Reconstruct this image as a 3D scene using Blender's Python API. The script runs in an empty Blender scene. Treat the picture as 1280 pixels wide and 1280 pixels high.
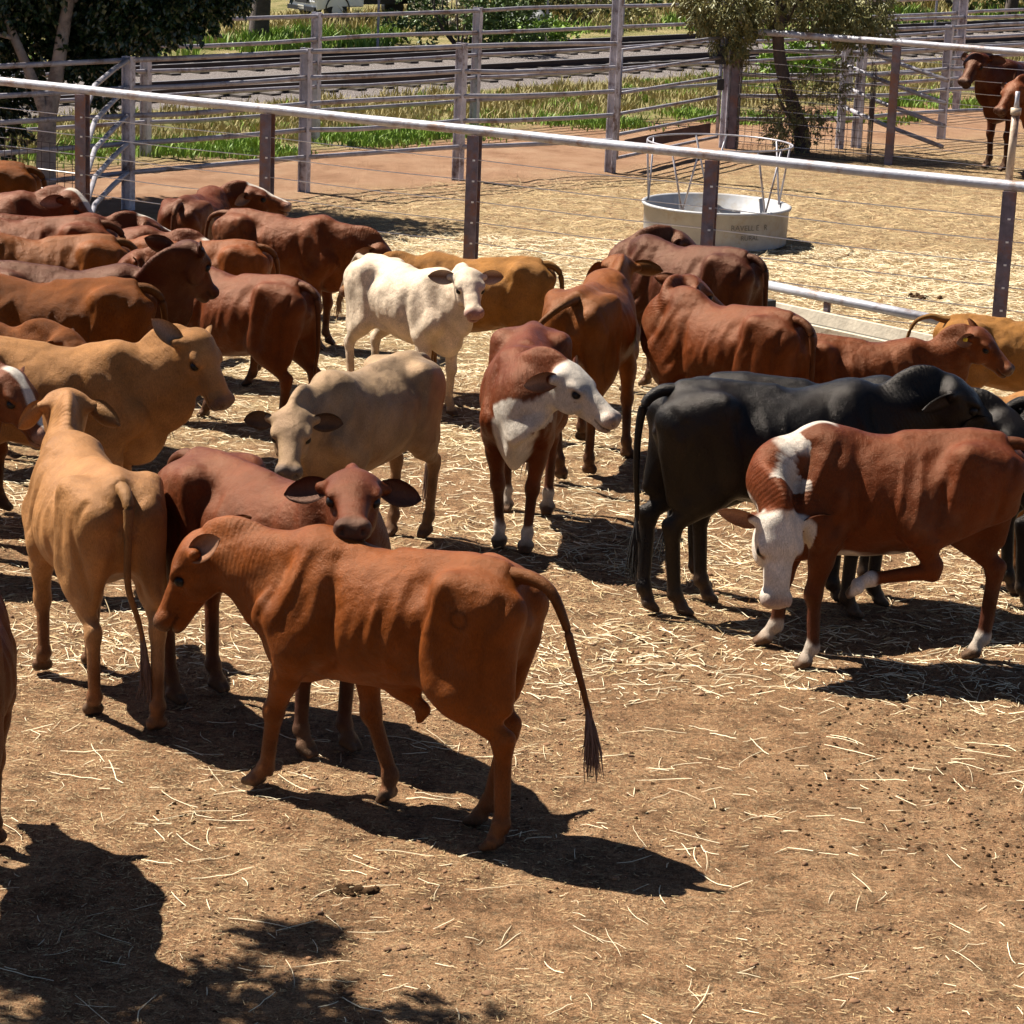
import bpy, math, random
import numpy as np
from mathutils import Vector, Matrix

# ------------------------------------------------------------------ camera, light, exposure
scene = bpy.context.scene
COL = scene.collection
R = math.radians

FPX = 3300.0                 # focal length in pixels of the 1280 px photograph
CAM_H = 4.55
PITCH = R(14.6)
ROLL = R(2.3)
cam_data = bpy.data.cameras.new('camera')
cam = bpy.data.objects.new('camera', cam_data)
COL.objects.link(cam)
cam_data.sensor_fit = 'HORIZONTAL'
cam_data.sensor_width = 36.0
cam_data.lens = 36.0 * FPX / 1280.0
cam_data.clip_start = 0.1
cam_data.clip_end = 2000.0
CAM_M = Matrix.Rotation(math.pi / 2 - PITCH, 4, 'X') @ Matrix.Rotation(ROLL, 4, 'Z')
cam.matrix_world = Matrix.Translation((0, 0, CAM_H)) @ CAM_M
scene.camera = cam

SUN_EL = R(54.0)
SUN_DIR = Vector((-0.89, 0.46, 0)).normalized() * math.cos(SUN_EL) + Vector((0, 0, math.sin(SUN_EL)))
world = bpy.data.worlds.new('World')
scene.world = world
world.use_nodes = True
wn = world.node_tree
wn.nodes.clear()
sky = wn.nodes.new('ShaderNodeTexSky')
sky.sky_type = 'NISHITA'
sky.sun_disc = False
sky.air_density = 0.45
sky.dust_density = 0.3
sky.sun_elevation = SUN_EL
sky.sun_rotation = math.atan2(SUN_DIR.x, SUN_DIR.y)
bg = wn.nodes.new('ShaderNodeBackground')
bg.inputs['Strength'].default_value = 0.05
wo = wn.nodes.new('ShaderNodeOutputWorld')
wn.links.new(sky.outputs[0], bg.inputs['Color'])
wn.links.new(bg.outputs[0], wo.inputs['Surface'])

sun_data = bpy.data.lights.new('sun', 'SUN')
sun_data.energy = 5.0
sun_data.angle = R(0.5)
sun_data.color = (1.0, 0.95, 0.87)
sun = bpy.data.objects.new('sun', sun_data)
COL.objects.link(sun)
sun.rotation_euler = SUN_DIR.to_track_quat('Z', 'Y').to_euler()

scene.view_settings.view_transform = 'Standard'
scene.view_settings.look = 'None'
scene.view_settings.exposure = 1.28
scene.view_settings.gamma = 1.0

# ------------------------------------------------------------------ helpers
def ray(px, py):
    d = Vector(((px - 640.0) / FPX, -(py - 640.0) / FPX, -1.0))
    return (CAM_M.to_3x3() @ d).normalized()

def at(px, py, z=0.0):
    """point on the horizontal plane z under photo pixel (px, py)"""
    d = ray(px, py)
    t = (z - CAM_H) / d.z
    return Vector((0, 0, CAM_H)) + d * t

def at_dist(px, py, y):
    """point at world distance y under photo pixel"""
    d = ray(px, py)
    return Vector((0, 0, CAM_H)) + d * (y / d.y)

def tag(o, label=None, cat=None, group=None, kind=None):
    if label: o['label'] = label
    if cat: o['category'] = cat
    if group: o['group'] = group
    if kind: o['kind'] = kind
    return o

def empty(name, loc=(0, 0, 0), rz=0.0, label=None, cat=None, group=None):
    o = bpy.data.objects.new(name, None)
    o.empty_display_size = 0.2
    COL.objects.link(o)
    o.location = loc
    o.rotation_euler = (0, 0, rz)
    return tag(o, label, cat, group)

def link_mesh(name, verts, faces, mat=None, parent=None, smooth=False):
    me = bpy.data.meshes.new(name)
    me.from_pydata([tuple(v) for v in verts], [], faces)
    if smooth:
        me.polygons.foreach_set('use_smooth', [True] * len(me.polygons))
    if mat: me.materials.append(mat)
    me.update()
    o = bpy.data.objects.new(name, me)
    COL.objects.link(o)
    if parent: o.parent = parent
    return o

def np_mesh(name, verts, quads, tris=None):
    """fast mesh from numpy arrays"""
    me = bpy.data.meshes.new(name)
    nv = len(verts)
    me.vertices.add(nv)
    me.vertices.foreach_set('co', np.ascontiguousarray(verts, dtype=np.float32).ravel())
    nq = len(quads)
    nt = 0 if tris is None else len(tris)
    nl = nq * 4 + nt * 3
    me.loops.add(nl)
    idx = np.ascontiguousarray(quads, dtype=np.int32).ravel()
    if nt: idx = np.concatenate([idx, np.ascontiguousarray(tris, dtype=np.int32).ravel()])
    me.loops.foreach_set('vertex_index', idx)
    me.polygons.add(nq + nt)
    st = np.concatenate([np.arange(nq) * 4, nq * 4 + np.arange(nt) * 3]).astype(np.int32)
    me.polygons.foreach_set('loop_start', st)
    try:
        tot = np.concatenate([np.full(nq, 4), np.full(nt, 3)]).astype(np.int32)
        me.polygons.foreach_set('loop_total', tot)
    except Exception:
        pass
    me.update(calc_edges=True)
    me.validate()
    return me

class MB:
    """collects shapes and links them as one mesh object"""
    def __init__(s):
        s.v = []; s.f = []
    def add(s, vs, fs):
        n = len(s.v)
        s.v += [tuple(v) for v in vs]
        s.f += [tuple(i + n for i in f) for f in fs]
    def box(s, c, size, rot=None):
        hx, hy, hz = size[0] / 2, size[1] / 2, size[2] / 2
        pts = [Vector((x * hx, y * hy, z * hz)) for x in (-1, 1) for y in (-1, 1) for z in (-1, 1)]
        if rot is not None: pts = [rot @ p for p in pts]
        c = Vector(c)
        s.add([c + p for p in pts], [(0, 1, 3, 2), (4, 6, 7, 5), (0, 4, 5, 1), (2, 3, 7, 6), (0, 2, 6, 4), (1, 5, 7, 3)])
        return s
    def tube(s, pts, rad, n=8, flat=1.0, cap=True):
        pts = [Vector(p) for p in pts]
        if not hasattr(rad, '__len__'): rad = [rad] * len(pts)
        rings = []
        up = Vector((0, 0, 1))
        for i, p in enumerate(pts):
            if i == 0: t = pts[1] - p
            elif i == len(pts) - 1: t = p - pts[i - 1]
            else: t = pts[i + 1] - pts[i - 1]
            t.normalize()
            a = up if abs(t.z) < 0.93 else Vector((0, 1, 0))
            u = t.cross(a).normalized()
            w = u.cross(t).normalized()
            rings.append([p + (u * math.cos(2 * math.pi * k / n) * flat + w * math.sin(2 * math.pi * k / n)) * rad[i] for k in range(n)])
        vs = [q for r in rings for q in r]
        fs = []
        for i in range(len(pts) - 1):
            for k in range(n):
                k2 = (k + 1) % n
                fs.append((i * n + k, i * n + k2, (i + 1) * n + k2, (i + 1) * n + k))
        if cap:
            fs.append(tuple(range(n))[::-1])
            fs.append(tuple((len(pts) - 1) * n + k for k in range(n)))
        s.add(vs, fs)
        return s
    def hbeam(s, a, b, w, d, t, ang=0.0):
        """H section from a to b (vertical-ish), flange width w, depth d, thickness t"""
        a = Vector(a); b = Vector(b)
        up = (b - a).normalized()
        x = Matrix.Rotation(ang, 3, 'Z') @ Vector((1, 0, 0))
        x = (x - up * x.dot(up)).normalized()
        y = up.cross(x)
        prof = [(-w/2, -d/2), (w/2, -d/2), (w/2, -d/2+t), (t/2, -d/2+t), (t/2, d/2-t), (w/2, d/2-t), (w/2, d/2), (-w/2, d/2), (-w/2, d/2-t), (-t/2, d/2-t), (-t/2, -d/2+t), (-w/2, -d/2+t)]
        n = len(prof)
        vs = [a + x * p[0] + y * p[1] for p in prof] + [b + x * p[0] + y * p[1] for p in prof]
        fs = [(i, (i + 1) % n, n + (i + 1) % n, n + i) for i in range(n)]
        for o_ in (0, n):
            fs += [tuple(o_ + i for i in q) for q in ((0, 1, 2, 11), (11, 2, 3, 10), (10, 3, 4, 9), (9, 4, 5, 8), (8, 5, 6, 7))]
        s.add(vs, fs)
        return s
    def build(s, name, mat, parent=None, smooth=False):
        return link_mesh(name, s.v, s.f, mat, parent, smooth)

def new_mat(name):
    m = bpy.data.materials.new(name)
    m.use_nodes = True
    nt = m.node_tree
    b = nt.nodes['Principled BSDF']
    return m, nt, b

def N(nt, typ, **kw):
    n = nt.nodes.new(typ)
    for k, v in kw.items():
        if k in n.inputs: n.inputs[k].default_value = v
        else: setattr(n, k, v)
    return n

def ramp(nt, stops, src=None):
    r = nt.nodes.new('ShaderNodeValToRGB')
    el = r.color_ramp.elements
    while len(el) < len(stops): el.new(0.5)
    for e, (p, c) in zip(el, stops):
        e.position = p
        e.color = (c, c, c, 1) if not hasattr(c, '__len__') else (c[0], c[1], c[2], 1)
    if src is not None: nt.links.new(src, r.inputs[0])
    return r

def mix_rgb(nt, fac, a, b, blend='MIX'):
    m = nt.nodes.new('ShaderNodeMix')
    m.data_type = 'RGBA'
    m.blend_type = blend
    for sock, val in ((m.inputs['Factor'], fac), (m.inputs[6], a), (m.inputs[7], b)):
        if hasattr(val, 'is_output'): nt.links.new(val, sock)
        elif hasattr(val, '__len__'): sock.default_value = (val[0], val[1], val[2], 1)
        else: sock.default_value = val
    return m.outputs[2]

def simple_mat(name, col, rough=0.6, metal=0.0, var=0.25, scale=6.0, bump=0.2, dirt=None, dirt_amt=0.5, spec=0.5):
    m, nt, b = new_mat(name)
    tc = N(nt, 'ShaderNodeTexCoord')
    no = N(nt, 'ShaderNodeTexNoise', Scale=scale, Detail=8.0, Roughness=0.65)
    nt.links.new(tc.outputs['Object'], no.inputs['Vector'])
    d = [c * (1 - var) for c in col]; l = [min(1, c * (1 + var)) for c in col]
    r = ramp(nt, [(0.3, d), (0.7, l)], no.outputs['Fac'])
    out = r.outputs[0]
    if dirt:
        n2 = N(nt, 'ShaderNodeTexNoise', Scale=scale * 0.6, Detail=10.0, Roughness=0.75)
        nt.links.new(tc.outputs['Object'], n2.inputs['Vector'])
        r2 = ramp(nt, [(0.62 - 0.3 * dirt_amt, 0.0), (0.75 - 0.3 * dirt_amt, 1.0)], n2.outputs['Fac'])
        out = mix_rgb(nt, r2.outputs[0], out, dirt)
    nt.links.new(out, b.inputs['Base Color'])
    b.inputs['Roughness'].default_value = rough
    b.inputs['Metallic'].default_value = metal
    b.inputs['Specular IOR Level'].default_value = spec
    if bump:
        n3 = N(nt, 'ShaderNodeTexNoise', Scale=scale * 6, Detail=6.0)
        nt.links.new(tc.outputs['Object'], n3.inputs['Vector'])
        bm = N(nt, 'ShaderNodeBump', Strength=bump, Distance=0.01)
        nt.links.new(n3.outputs['Fac'], bm.inputs['Height'])
        nt.links.new(bm.outputs[0], b.inputs['Normal'])
    return m
# ------------------------------------------------------------------ cattle: one continuous sculpted body each
def nrm(v):
    v = np.asarray(v, float)
    return v / (np.linalg.norm(v) + 1e-9)

class Sculpt:
    """smooth-union distance field on a grid, surfaced with surface nets"""
    def __init__(s, lo, hi, res):
        s.res = res
        s.lo = np.asarray(lo, float)
        s.n = np.ceil((np.asarray(hi, float) - s.lo) / res).astype(int) + 1
        s.V = np.full(tuple(s.n), 0.30, np.float32)
        s.ax = [(s.lo[i] + np.arange(s.n[i]) * res).astype(np.float32) for i in range(3)]
    def sub(s, lo, hi):
        a = np.clip(np.floor((np.asarray(lo) - s.lo) / s.res).astype(int), 0, s.n - 1)
        b = np.clip(np.ceil((np.asarray(hi) - s.lo) / s.res).astype(int) + 1, 1, s.n)
        sl = tuple(slice(int(a[i]), int(max(b[i], a[i] + 1))) for i in range(3))
        return sl, s.ax[0][sl[0]][:, None, None], s.ax[1][sl[1]][None, :, None], s.ax[2][sl[2]][None, None, :]
    def blend(s, sl, d, k, cut=False):
        a = s.V[sl]
        if cut:
            d = -d
            h = np.maximum(k - np.abs(a - d), 0) / k
            s.V[sl] = np.maximum(a, d) + h * h * k * 0.25
        else:
            h = np.maximum(k - np.abs(a - d), 0) / k
            s.V[sl] = np.minimum(a, d) - h * h * k * 0.25
    def cone(s, a, b, ra, rb, k=0.04, e=1.0, side=(0, 1, 0), cut=False):
        """tapering limb from a to b; e = width along side relative to the radius"""
        a = np.asarray(a, float); b = np.asarray(b, float)
        m = max(ra, rb) * max(1, e) + k + s.res * 2
        sl, X, Y, Z = s.sub(np.minimum(a, b) - m, np.maximum(a, b) + m)
        ab = b - a; L2 = ab @ ab + 1e-9
        qx, qy, qz = X - a[0], Y - a[1], Z - a[2]
        t = np.clip((qx * ab[0] + qy * ab[1] + qz * ab[2]) / L2, 0, 1)
        ox, oy, oz = qx - t * ab[0], qy - t * ab[1], qz - t * ab[2]
        r = ra + (rb - ra) * t
        d2 = ox * ox + oy * oy + oz * oz
        if e != 1.0:
            ax = ab / math.sqrt(L2)
            sd = np.asarray(side, float); sd = nrm(sd - ax * (sd @ ax))
            u = ox * sd[0] + oy * sd[1] + oz * sd[2]
            d2 = d2 - u * u + (u / e) ** 2
            d = (np.sqrt(d2) - r) * min(1.0, e)
        else:
            d = np.sqrt(d2) - r
        s.blend(sl, d, k, cut)
    def ell(s, c, r, k=0.04, M=None, cut=False):
        """ellipsoid, optional 3x3 frame M (columns are its axes)"""
        c = np.asarray(c, float); r = np.asarray(r, float)
        m = (max(r) if M is not None else r) + k + s.res * 2
        sl, X, Y, Z = s.sub(c - m, c + m)
        x, y, z = X - c[0], Y - c[1], Z - c[2]
        if M is not None:
            x, y, z = (x * M[0, i] + y * M[1, i] + z * M[2, i] for i in range(3))
        k0 = np.sqrt((x / r[0]) ** 2 + (y / r[1]) ** 2 + (z / r[2]) ** 2) + 1e-6
        k1 = np.sqrt((x / r[0] ** 2) ** 2 + (y / r[1] ** 2) ** 2 + (z / r[2] ** 2) ** 2) + 1e-6
        s.blend(sl, k0 * (k0 - 1) / k1, k, cut)
    def surface(s):
        V = s.V
        n = np.array(V.shape)
        neg = V < 0
        c = np.zeros(tuple(n - 1), np.int8)
        for i in (0, 1):
            for j in (0, 1):
                for k in (0, 1):
                    c += neg[i:n[0]-1+i, j:n[1]-1+j, k:n[2]-1+k]
        act = (c > 0) & (c < 8)
        I = np.argwhere(act)
        vid = np.full(act.shape, -1, np.int64)
        vid[act] = np.arange(len(I))
        P = np.zeros((len(I), 3)); W = np.zeros(len(I))
        cor = [(i, j, k) for i in (0, 1) for j in (0, 1) for k in (0, 1)]
        vals = {q: V[I[:, 0] + q[0], I[:, 1] + q[1], I[:, 2] + q[2]].astype(float) for q in cor}
        for q in cor:
            for ax in range(3):
                if q[ax] == 0:
                    q2 = list(q); q2[ax] = 1; q2 = tuple(q2)
                    a, b = vals[q], vals[q2]
                    m = (a < 0) != (b < 0)
                    t = np.where(m, a / np.where(m, a - b, 1), 0)
                    pt = np.tile(np.array(q, float), (len(I), 1)); pt[:, ax] += t
                    P += pt * m[:, None]; W += m
        P = s.lo + (I + P / W[:, None]) * s.res
        quads = []
        for ax in range(3):
            sl0 = [slice(None)] * 3; sl1 = [slice(None)] * 3
            sl0[ax] = slice(0, -1); sl1[ax] = slice(1, None)
            A = neg[tuple(sl0)]; B = neg[tuple(sl1)]
            E = np.argwhere(A != B)
            o1, o2 = [(1, 2), (2, 0), (0, 1)][ax]
            E = E[(E[:, o1] > 0) & (E[:, o2] > 0) & (E[:, o1] < n[o1] - 1) & (E[:, o2] < n[o2] - 1)]
            q = []
            for d1, d2 in ((1, 1), (0, 1), (0, 0), (1, 0)):
                F = E.copy(); F[:, o1] -= d1; F[:, o2] -= d2
                q.append(vid[F[:, 0], F[:, 1], F[:, 2]])
            q = np.stack(q, 1)
            fl = ~A[E[:, 0], E[:, 1], E[:, 2]]
            q[fl] = q[fl][:, ::-1]
            quads.append(q)
        Q = np.concatenate(quads)
        Q = Q[(Q >= 0).all(1)]
        return P, Q

def relax(P, Q, it=2, lam=0.5):
    """laplacian smoothing with a push back (taubin)"""
    e = np.concatenate([Q[:, [0, 1]], Q[:, [1, 2]], Q[:, [2, 3]], Q[:, [3, 0]]])
    deg = np.bincount(e.ravel(), minlength=len(P)).astype(float) + 1e-9
    for i in range(it):
        for l in (lam, -lam * 1.04):
            S = np.zeros_like(P)
            for a in range(3):
                S[:, a] = np.bincount(e[:, 0], P[e[:, 1], a], len(P)) + np.bincount(e[:, 1], P[e[:, 0], a], len(P))
            P = P + l * (S / deg[:, None] - P)
    return P

def wob(P, f, seed=0.0):
    """cheap smooth noise from -1 to 1"""
    x, y, z = P[:, 0] * f + seed, P[:, 1] * f + seed * 1.7, P[:, 2] * f + seed * 2.3
    return (np.sin(x + 1.3 * np.sin(y * 1.1 + z)) + np.sin(y * 1.3 + 1.7 * np.sin(z * 0.9 + x * 0.7)) + np.sin(z * 1.1 + 1.5 * np.sin(x * 1.2 - y))) / 3

def sm(a, b, x):
    t = np.clip((x - a) / (b - a), 0, 1)
    return t * t * (3 - 2 * t)

STROKES = [  # x1, z1, x2, z2, width, height (negative = crease)
    (-.345, 1.13, -.290, .93, .030, .014), (-.265, 1.02, -.205, .74, .032, -.020), (-.13, 1.09, -.09, .72, .026, .009),
    (.205, 1.10, .215, .68, .034, -.016), (.335, 1.15, .455, .86, .026, .014), (.430, 1.12, .545, .84, .030, -.017),
    (.25, .82, .36, .70, .026, -.012), (-.530, 1.02, -.500, .64, .024, -.012), (-.41, .98, -.35, .72, .030, -.007),
    (-.59, 1.12, -.565, .98, .026, -.014), (.20, .66, .30, .60, .016, -.009), (.17, .70, .27, .635, .014, -.008), (-.17, .74, -.02, .64, .018, -.008),
    (.56, .86, .50, .66, .022, -.010), (-.03, 1.06, .0, .80, .016, .006), (-.09, .70, .10, .60, .02, -.006), (.30, .98, .36, .84, .03, -.008)]
def carve(P, Q, g, seed, furry=0.0):
    """muscle edges, creases and skin folds pushed along the surface normal"""
    n = np.cross(P[Q[:, 2]] - P[Q[:, 0]], P[Q[:, 3]] - P[Q[:, 1]])
    Nv = np.zeros_like(P)
    for k in range(4):
        for a in range(3): Nv[:, a] += np.bincount(Q[:, k], n[:, a], len(P))
    Nv /= np.linalg.norm(Nv, axis=1)[:, None] + 1e-12
    side = sm(0.35, 0.75, np.abs(Nv[:, 1])) * sm(.07, .11, np.abs(P[:, 1])) * (P[:, 0] < .62)
    d = np.zeros(len(P))
    px = P[:, 0] + 0.012 * wob(P, 14, seed); pz = P[:, 2] + 0.012 * wob(P, 11, seed + 2)
    for x1, z1, x2, z2, w, h in STROKES:
        vx, vz = x2 - x1, z2 - z1
        t = np.clip(((px - x1) * vx + (pz - z1) * vz) / (vx * vx + vz * vz), 0, 1)
        r2 = (px - x1 - t * vx) ** 2 + (pz - z1 - t * vz) ** 2
        d += h * np.exp(-r2 / (w * w)) * np.sin(math.pi * (0.18 + 0.64 * t))
    d *= side * (0.45 + 0.75 * g)
    body = sm(.45, .6, P[:, 2])
    d += furry * body * 0.004 * wob(P, 33, seed + 4)
    d += body * (0.0022 * wob(P, 19, seed) + 0.0012 * wob(P, 41, seed + 1)) 
    return P + Nv * d[:, None]

TX   = [-0.625, -0.612, -0.592, -0.55, -0.45, -0.36, -0.22, -0.05, 0.12, 0.28, 0.38, 0.46, 0.53, 0.585, 0.62]
TTOP = [ 0.96,  1.05,  1.11,  1.165, 1.195, 1.205, 1.18, 1.162, 1.158, 1.17, 1.18, 1.15, 1.08, 0.98, 0.86]
TBOT = [ 0.92,  0.86,  0.80,  0.75,  0.72,  0.665, 0.605, 0.565, 0.545, 0.545, 0.555, 0.575, 0.61, 0.66, 0.76]
TWID = [ 0.03,  0.07,  0.12,  0.16,  0.20,  0.225, 0.240, 0.26, 0.258, 0.225, 0.19, 0.165, 0.145, 0.115, 0.06]

def swing(pt, pivot, ang):
    x, y, z = pt
    dx, dz = x - pivot[0], z - pivot[1]
    c, s_ = math.cos(ang), math.sin(ang)
    return (pivot[0] + dx * c - dz * s_, y, pivot[1] + dx * s_ + dz * c)

def leg_chain(rest, pivot, foot):
    """swing a resting leg about its pivot so that its hoof lands at foot offset (dx, dy, dz)"""
    dx, dy, dz = foot
    h = pivot[1]
    ang = math.atan2(dx, h - 0.0)
    out = []
    for p in rest:
        q = swing(p, pivot, ang)
        w = min(1.0, max(0.0, (pivot[1] - p[2]) / pivot[1]))
        # the swung leg is shorter in height: stretch it down to the ground
        zz = pivot[1] - (pivot[1] - q[2]) / math.cos(ang)
        xx = pivot[0] + (q[0] - pivot[0]) * (1 + (1 / math.cos(ang) - 1) * 0.8)
        out.append((xx, q[1] + dy * w, zz + dz * w))
    return out, ang

def hoof_parts(S, heel, toe, y_out, k=0.012):
    """two claws"""
    heel = np.array(heel, float); toe = np.array(toe, float)
    d = nrm(toe - heel)
    side = nrm(np.cross((0, 0, 1), d))
    for sg in (-1, 1):
        a = heel + side * sg * 0.021
        b = toe + side * sg * 0.017
        S.cone(a, b, 0.031, 0.019, k=k)

EAR = None
def ear_mesh(L, Wd, cup=0.55, n=9, m=7):
    """leaf shaped ear: x along its length, y across, z the hollow side"""
    vs = []
    for side in (0, 1):
        for i in range(n):
            t = i / (n - 1)
            w = Wd * 0.5 * (math.sin(math.pi * min(1, (t * 0.80 + 0.17))) ** 0.75) * (1.0 if t < .9 else 0.9)
            if i == n - 1: w *= 0.35
            for j in range(m):
                u = -1 + 2 * j / (m - 1)
                cc = cup * (1 - 0.55 * t)
                z = w * (u * u) * cc * 1.5 - 0.02 * math.sin(math.pi * t) - (0.0 if side else 0.006) * (1 - abs(u) ** 4) - 0.03 * t * t
                vs.append((t * L, u * w, z))
    q = []
    for side in (0, 1):
        o = side * n * m
        for i in range(n - 1):
            for j in range(m - 1):
                f = (o + i * m + j, o + i * m + j + 1, o + (i + 1) * m + j + 1, o + (i + 1) * m + j)
                q.append(f if side else f[::-1])
    o = n * m
    for i in range(n - 1):
        q.append((i * m, (i + 1) * m, o + (i + 1) * m, o + i * m))
        q.append(((i + 1) * m + m - 1, i * m + m - 1, o + i * m + m - 1, o + (i + 1) * m + m - 1))
    for j in range(m - 1):
        q.append(((n - 1) * m + j, (n - 1) * m + j + 1, o + (n - 1) * m + j + 1, o + (n - 1) * m + j))
    return np.array(vs), np.array(q), n * m

def catmull(pts, per=6):
    P = [np.asarray(p, float) for p in pts]
    P = [2 * P[0] - P[1]] + P + [2 * P[-1] - P[-2]]
    out = []
    for i in range(1, len(P) - 2):
        for k in range(per):
            t = k / per
            a, b, c, d = P[i - 1], P[i], P[i + 1], P[i + 2]
            out.append(0.5 * ((2 * b) + (-a + c) * t + (2 * a - 5 * b + 4 * c - d) * t * t + (-a + 3 * b - 3 * c + d) * t ** 3))
    out.append(P[-2])
    return out

def tube_arrays(pts, rad, n=8):
    M_ = MB(); M_.tube([Vector(p) for p in pts], rad, n, cap=False)
    v = np.array(M_.v); q = np.array([f for f in M_.f if len(f) == 4])
    # close the tip
    return v, q

def build_cow(name, label, loc, heading, s=1.0, coat='red', poll=(0.86, 0, 1.22), face=(1, 0, -0.55), roll=0.0,
              FL=(0, 0, 0), FR=(0, 0, 0), HL=(0, 0, 0), HR=(0, 0, 0), hind=None, tail=None, ear_l=None, ear_r=None,
              fat=1.0, hump=0.0, bend=0.0, bull=False, group='cattle standing in the yard', res=0.0135, tag_ear=None,
              gauntness=0.6, legs=1.0, cat='cow', seed=1.0, furry=0.0, droop=0.35, dewlap=1.0, neck=1.0, hornbud=False, front=None, brow=None):
    rootobj = empty(name, loc, heading, label, cat, group)
    rootobj.scale = (s, s, s)
    face = nrm(face)
    poll = np.array(poll, float)
    hx = face
    upg = np.array([0, 0, 1.0]) if abs(hx[2]) < 0.92 else np.array([1.0, 0, 0.2])
    hy = nrm(np.cross(upg, hx))
    hz = np.cross(hx, hy)
    if brow is not None:
        bz = np.asarray(brow, float); hz = nrm(bz - hx * (bz @ hx)); hy = np.cross(hz, hx)
    if roll:
        c_, s_ = math.cos(roll), math.sin(roll)
        hy, hz = hy * c_ + hz * s_, hz * c_ - hy * s_
    H = np.stack([hx, hy, hz], 1)
    hp = lambda x, y, z: poll + H @ np.array([x, y, z], float)
    muz = hp(0.47, 0, 0)
    lo = np.array([-0.85, -0.42, -0.03]); hi = np.array([0.75, 0.42, 1.30 + hump])
    for p in (poll, muz):
        lo = np.minimum(lo, p - 0.2); hi = np.maximum(hi, p + 0.2)
    for f in (FL, FR): hi[0] = max(hi[0], 0.42 + f[0] + .12); lo[1] = min(lo[1], -.2 + f[1] - .1); hi[1] = max(hi[1], .2 + f[1] + .1)
    for f in (HL, HR): lo[0] = min(lo[0], -0.62 + f[0] - .12)
    if hind is not None:
        for p in hind[1]: lo = np.minimum(lo, np.array(p) - .12); hi = np.maximum(hi, np.array(p) + .12)
    if front is not None:
        for p in front[1]: lo = np.minimum(lo, np.array(p) - .12); hi = np.maximum(hi, np.array(p) + .12)
    lo[2] = -0.03
    S = Sculpt(lo, hi, res)
    # torso
    sl, X, Y, Z = S.sub((-0.76, -0.42, 0.40), (0.70, 0.42, 1.34))
    x = X[:, 0, 0]
    top = np.interp(x, TX, TTOP).astype(np.float32)[:, None, None]
    bot = np.interp(x, TX, TBOT).astype(np.float32)[:, None, None] - (fat - 1) * 0.12
    wid = np.interp(x, TX, TWID).astype(np.float32)[:, None, None] * fat
    # smooth the tables
    ker = np.ones(5) / 5
    top, bot, wid = (np.convolve(np.pad(a[:, 0, 0], 2, mode='edge'), ker, 'valid')[:, None, None] for a in (top, bot, wid))
    zc = (top + bot) / 2; hh = (top - bot) / 2
    v = (Z - zc) / hh
    vc = np.clip(v, -1.3, 1.3)
    narrow = 0.99 - 0.10 * gauntness * vc - 0.13 * np.clip(vc, 0, 1.2) ** 2 * (0.5 + 0.5 * gauntness) - 0.16 * np.clip(-vc, 0, 1.2) ** 2
    u = np.abs(Y) / (wid * narrow)
    vv = np.abs(v)
    pw = 2.12
    rr = (u ** pw + vv ** pw) ** (1 / pw)
    d = (rr - 1) * np.minimum(wid, hh)
    over = np.maximum(np.maximum(-0.63 - X, X - 0.62), 0)
    d = d + over
    # ribs show on the lean ones
    ribm = np.exp(-((X - 0.02) / 0.17) ** 2) * np.exp(-((Z - 0.86) / 0.16) ** 2)
    d = d + 0.0030 * gauntness * ribm * 1.1 * (0.6 + 0.4 * np.sin(X * 17 + Z * 23)) * np.sin((X + 0.28 * (Z - 0.9)) * 2 * math.pi / 0.066)
    d = d + (0.010 + 0.020 * gauntness) * np.exp(-((X + 0.205) / 0.085) ** 2 - ((Z - 1.065) / 0.060) ** 2)
    d = d + 0.010 * gauntness * np.exp(-((X + 0.17) / 0.06) ** 2 - ((Z - 0.80) / 0.14) ** 2)
    S.blend(sl, d, 0.02)
    # spine ridge
    S.cone((-0.5, 0, 1.165), (-0.05, 0, 1.142), 0.03, 0.03, k=0.07)
    # withers and hump
    S.ell((0.33, 0, 1.090), (0.16, 0.055, 0.085), k=0.10)
    if hump: S.ell((0.36, 0, 1.17 + hump * 0.4), (0.12, 0.055, 0.06 + hump), k=0.09)
    g = gauntness
    for sg, F_, Hn in ((1, FL, HL), (-1, FR, HR)):
        # hook bones, pin bones, rump muscle
        S.ell((-0.345, sg * 0.190 * (0.6 + 0.4 * fat), 1.112), (0.055, 0.034, 0.040), k=0.09)
        S.cone((-0.36, sg * 0.185, 1.09), (-0.285, sg * 0.205, 0.80), 0.045, 0.034, k=0.08, e=0.7)
        S.ell((-0.48, sg * 0.120, 1.02), (0.15, 0.095, 0.13), k=0.07)
        S.ell((-0.600, sg * 0.085, 1.03), (0.042, 0.035, 0.05), k=0.055)
        # crease in front of the shoulder
        S.cone((0.455, sg * 0.165, 1.06), (0.535, sg * 0.175, 0.86), 0.022, 0.022, k=0.06, cut=True)
        # shoulder blade, upper arm
        frest = [(0.47, sg * 0.145, 0.80), (0.345, sg * 0.155, 0.665), (0.385, sg * 0.135, 0.385), (0.375, sg * 0.13, 0.115), (0.405, sg * 0.13, 0.045), (0.452, sg * 0.13, 0.018)]
        if front is not None and front[0] == sg:
            fc = list(front[1]); fang = 0.0
        else:
            fc, fang = leg_chain(frest, (0.38, 0.98), F_)
        sc_b = fc[0]; el = fc[1]
        S.cone((0.335, sg * 0.095, 1.11), (sc_b[0] - .01, sg * 0.145, sc_b[2] + .02), 0.06, 0.085, k=0.06, e=0.62)
        S.cone((0.25, sg * 0.13, 1.0), (el[0] - .02, sg * 0.155, el[2] + .06), 0.075, 0.085, k=0.06, e=0.7)
        S.cone(sc_b, el, 0.082, 0.07, k=0.05, e=0.85)
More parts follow.
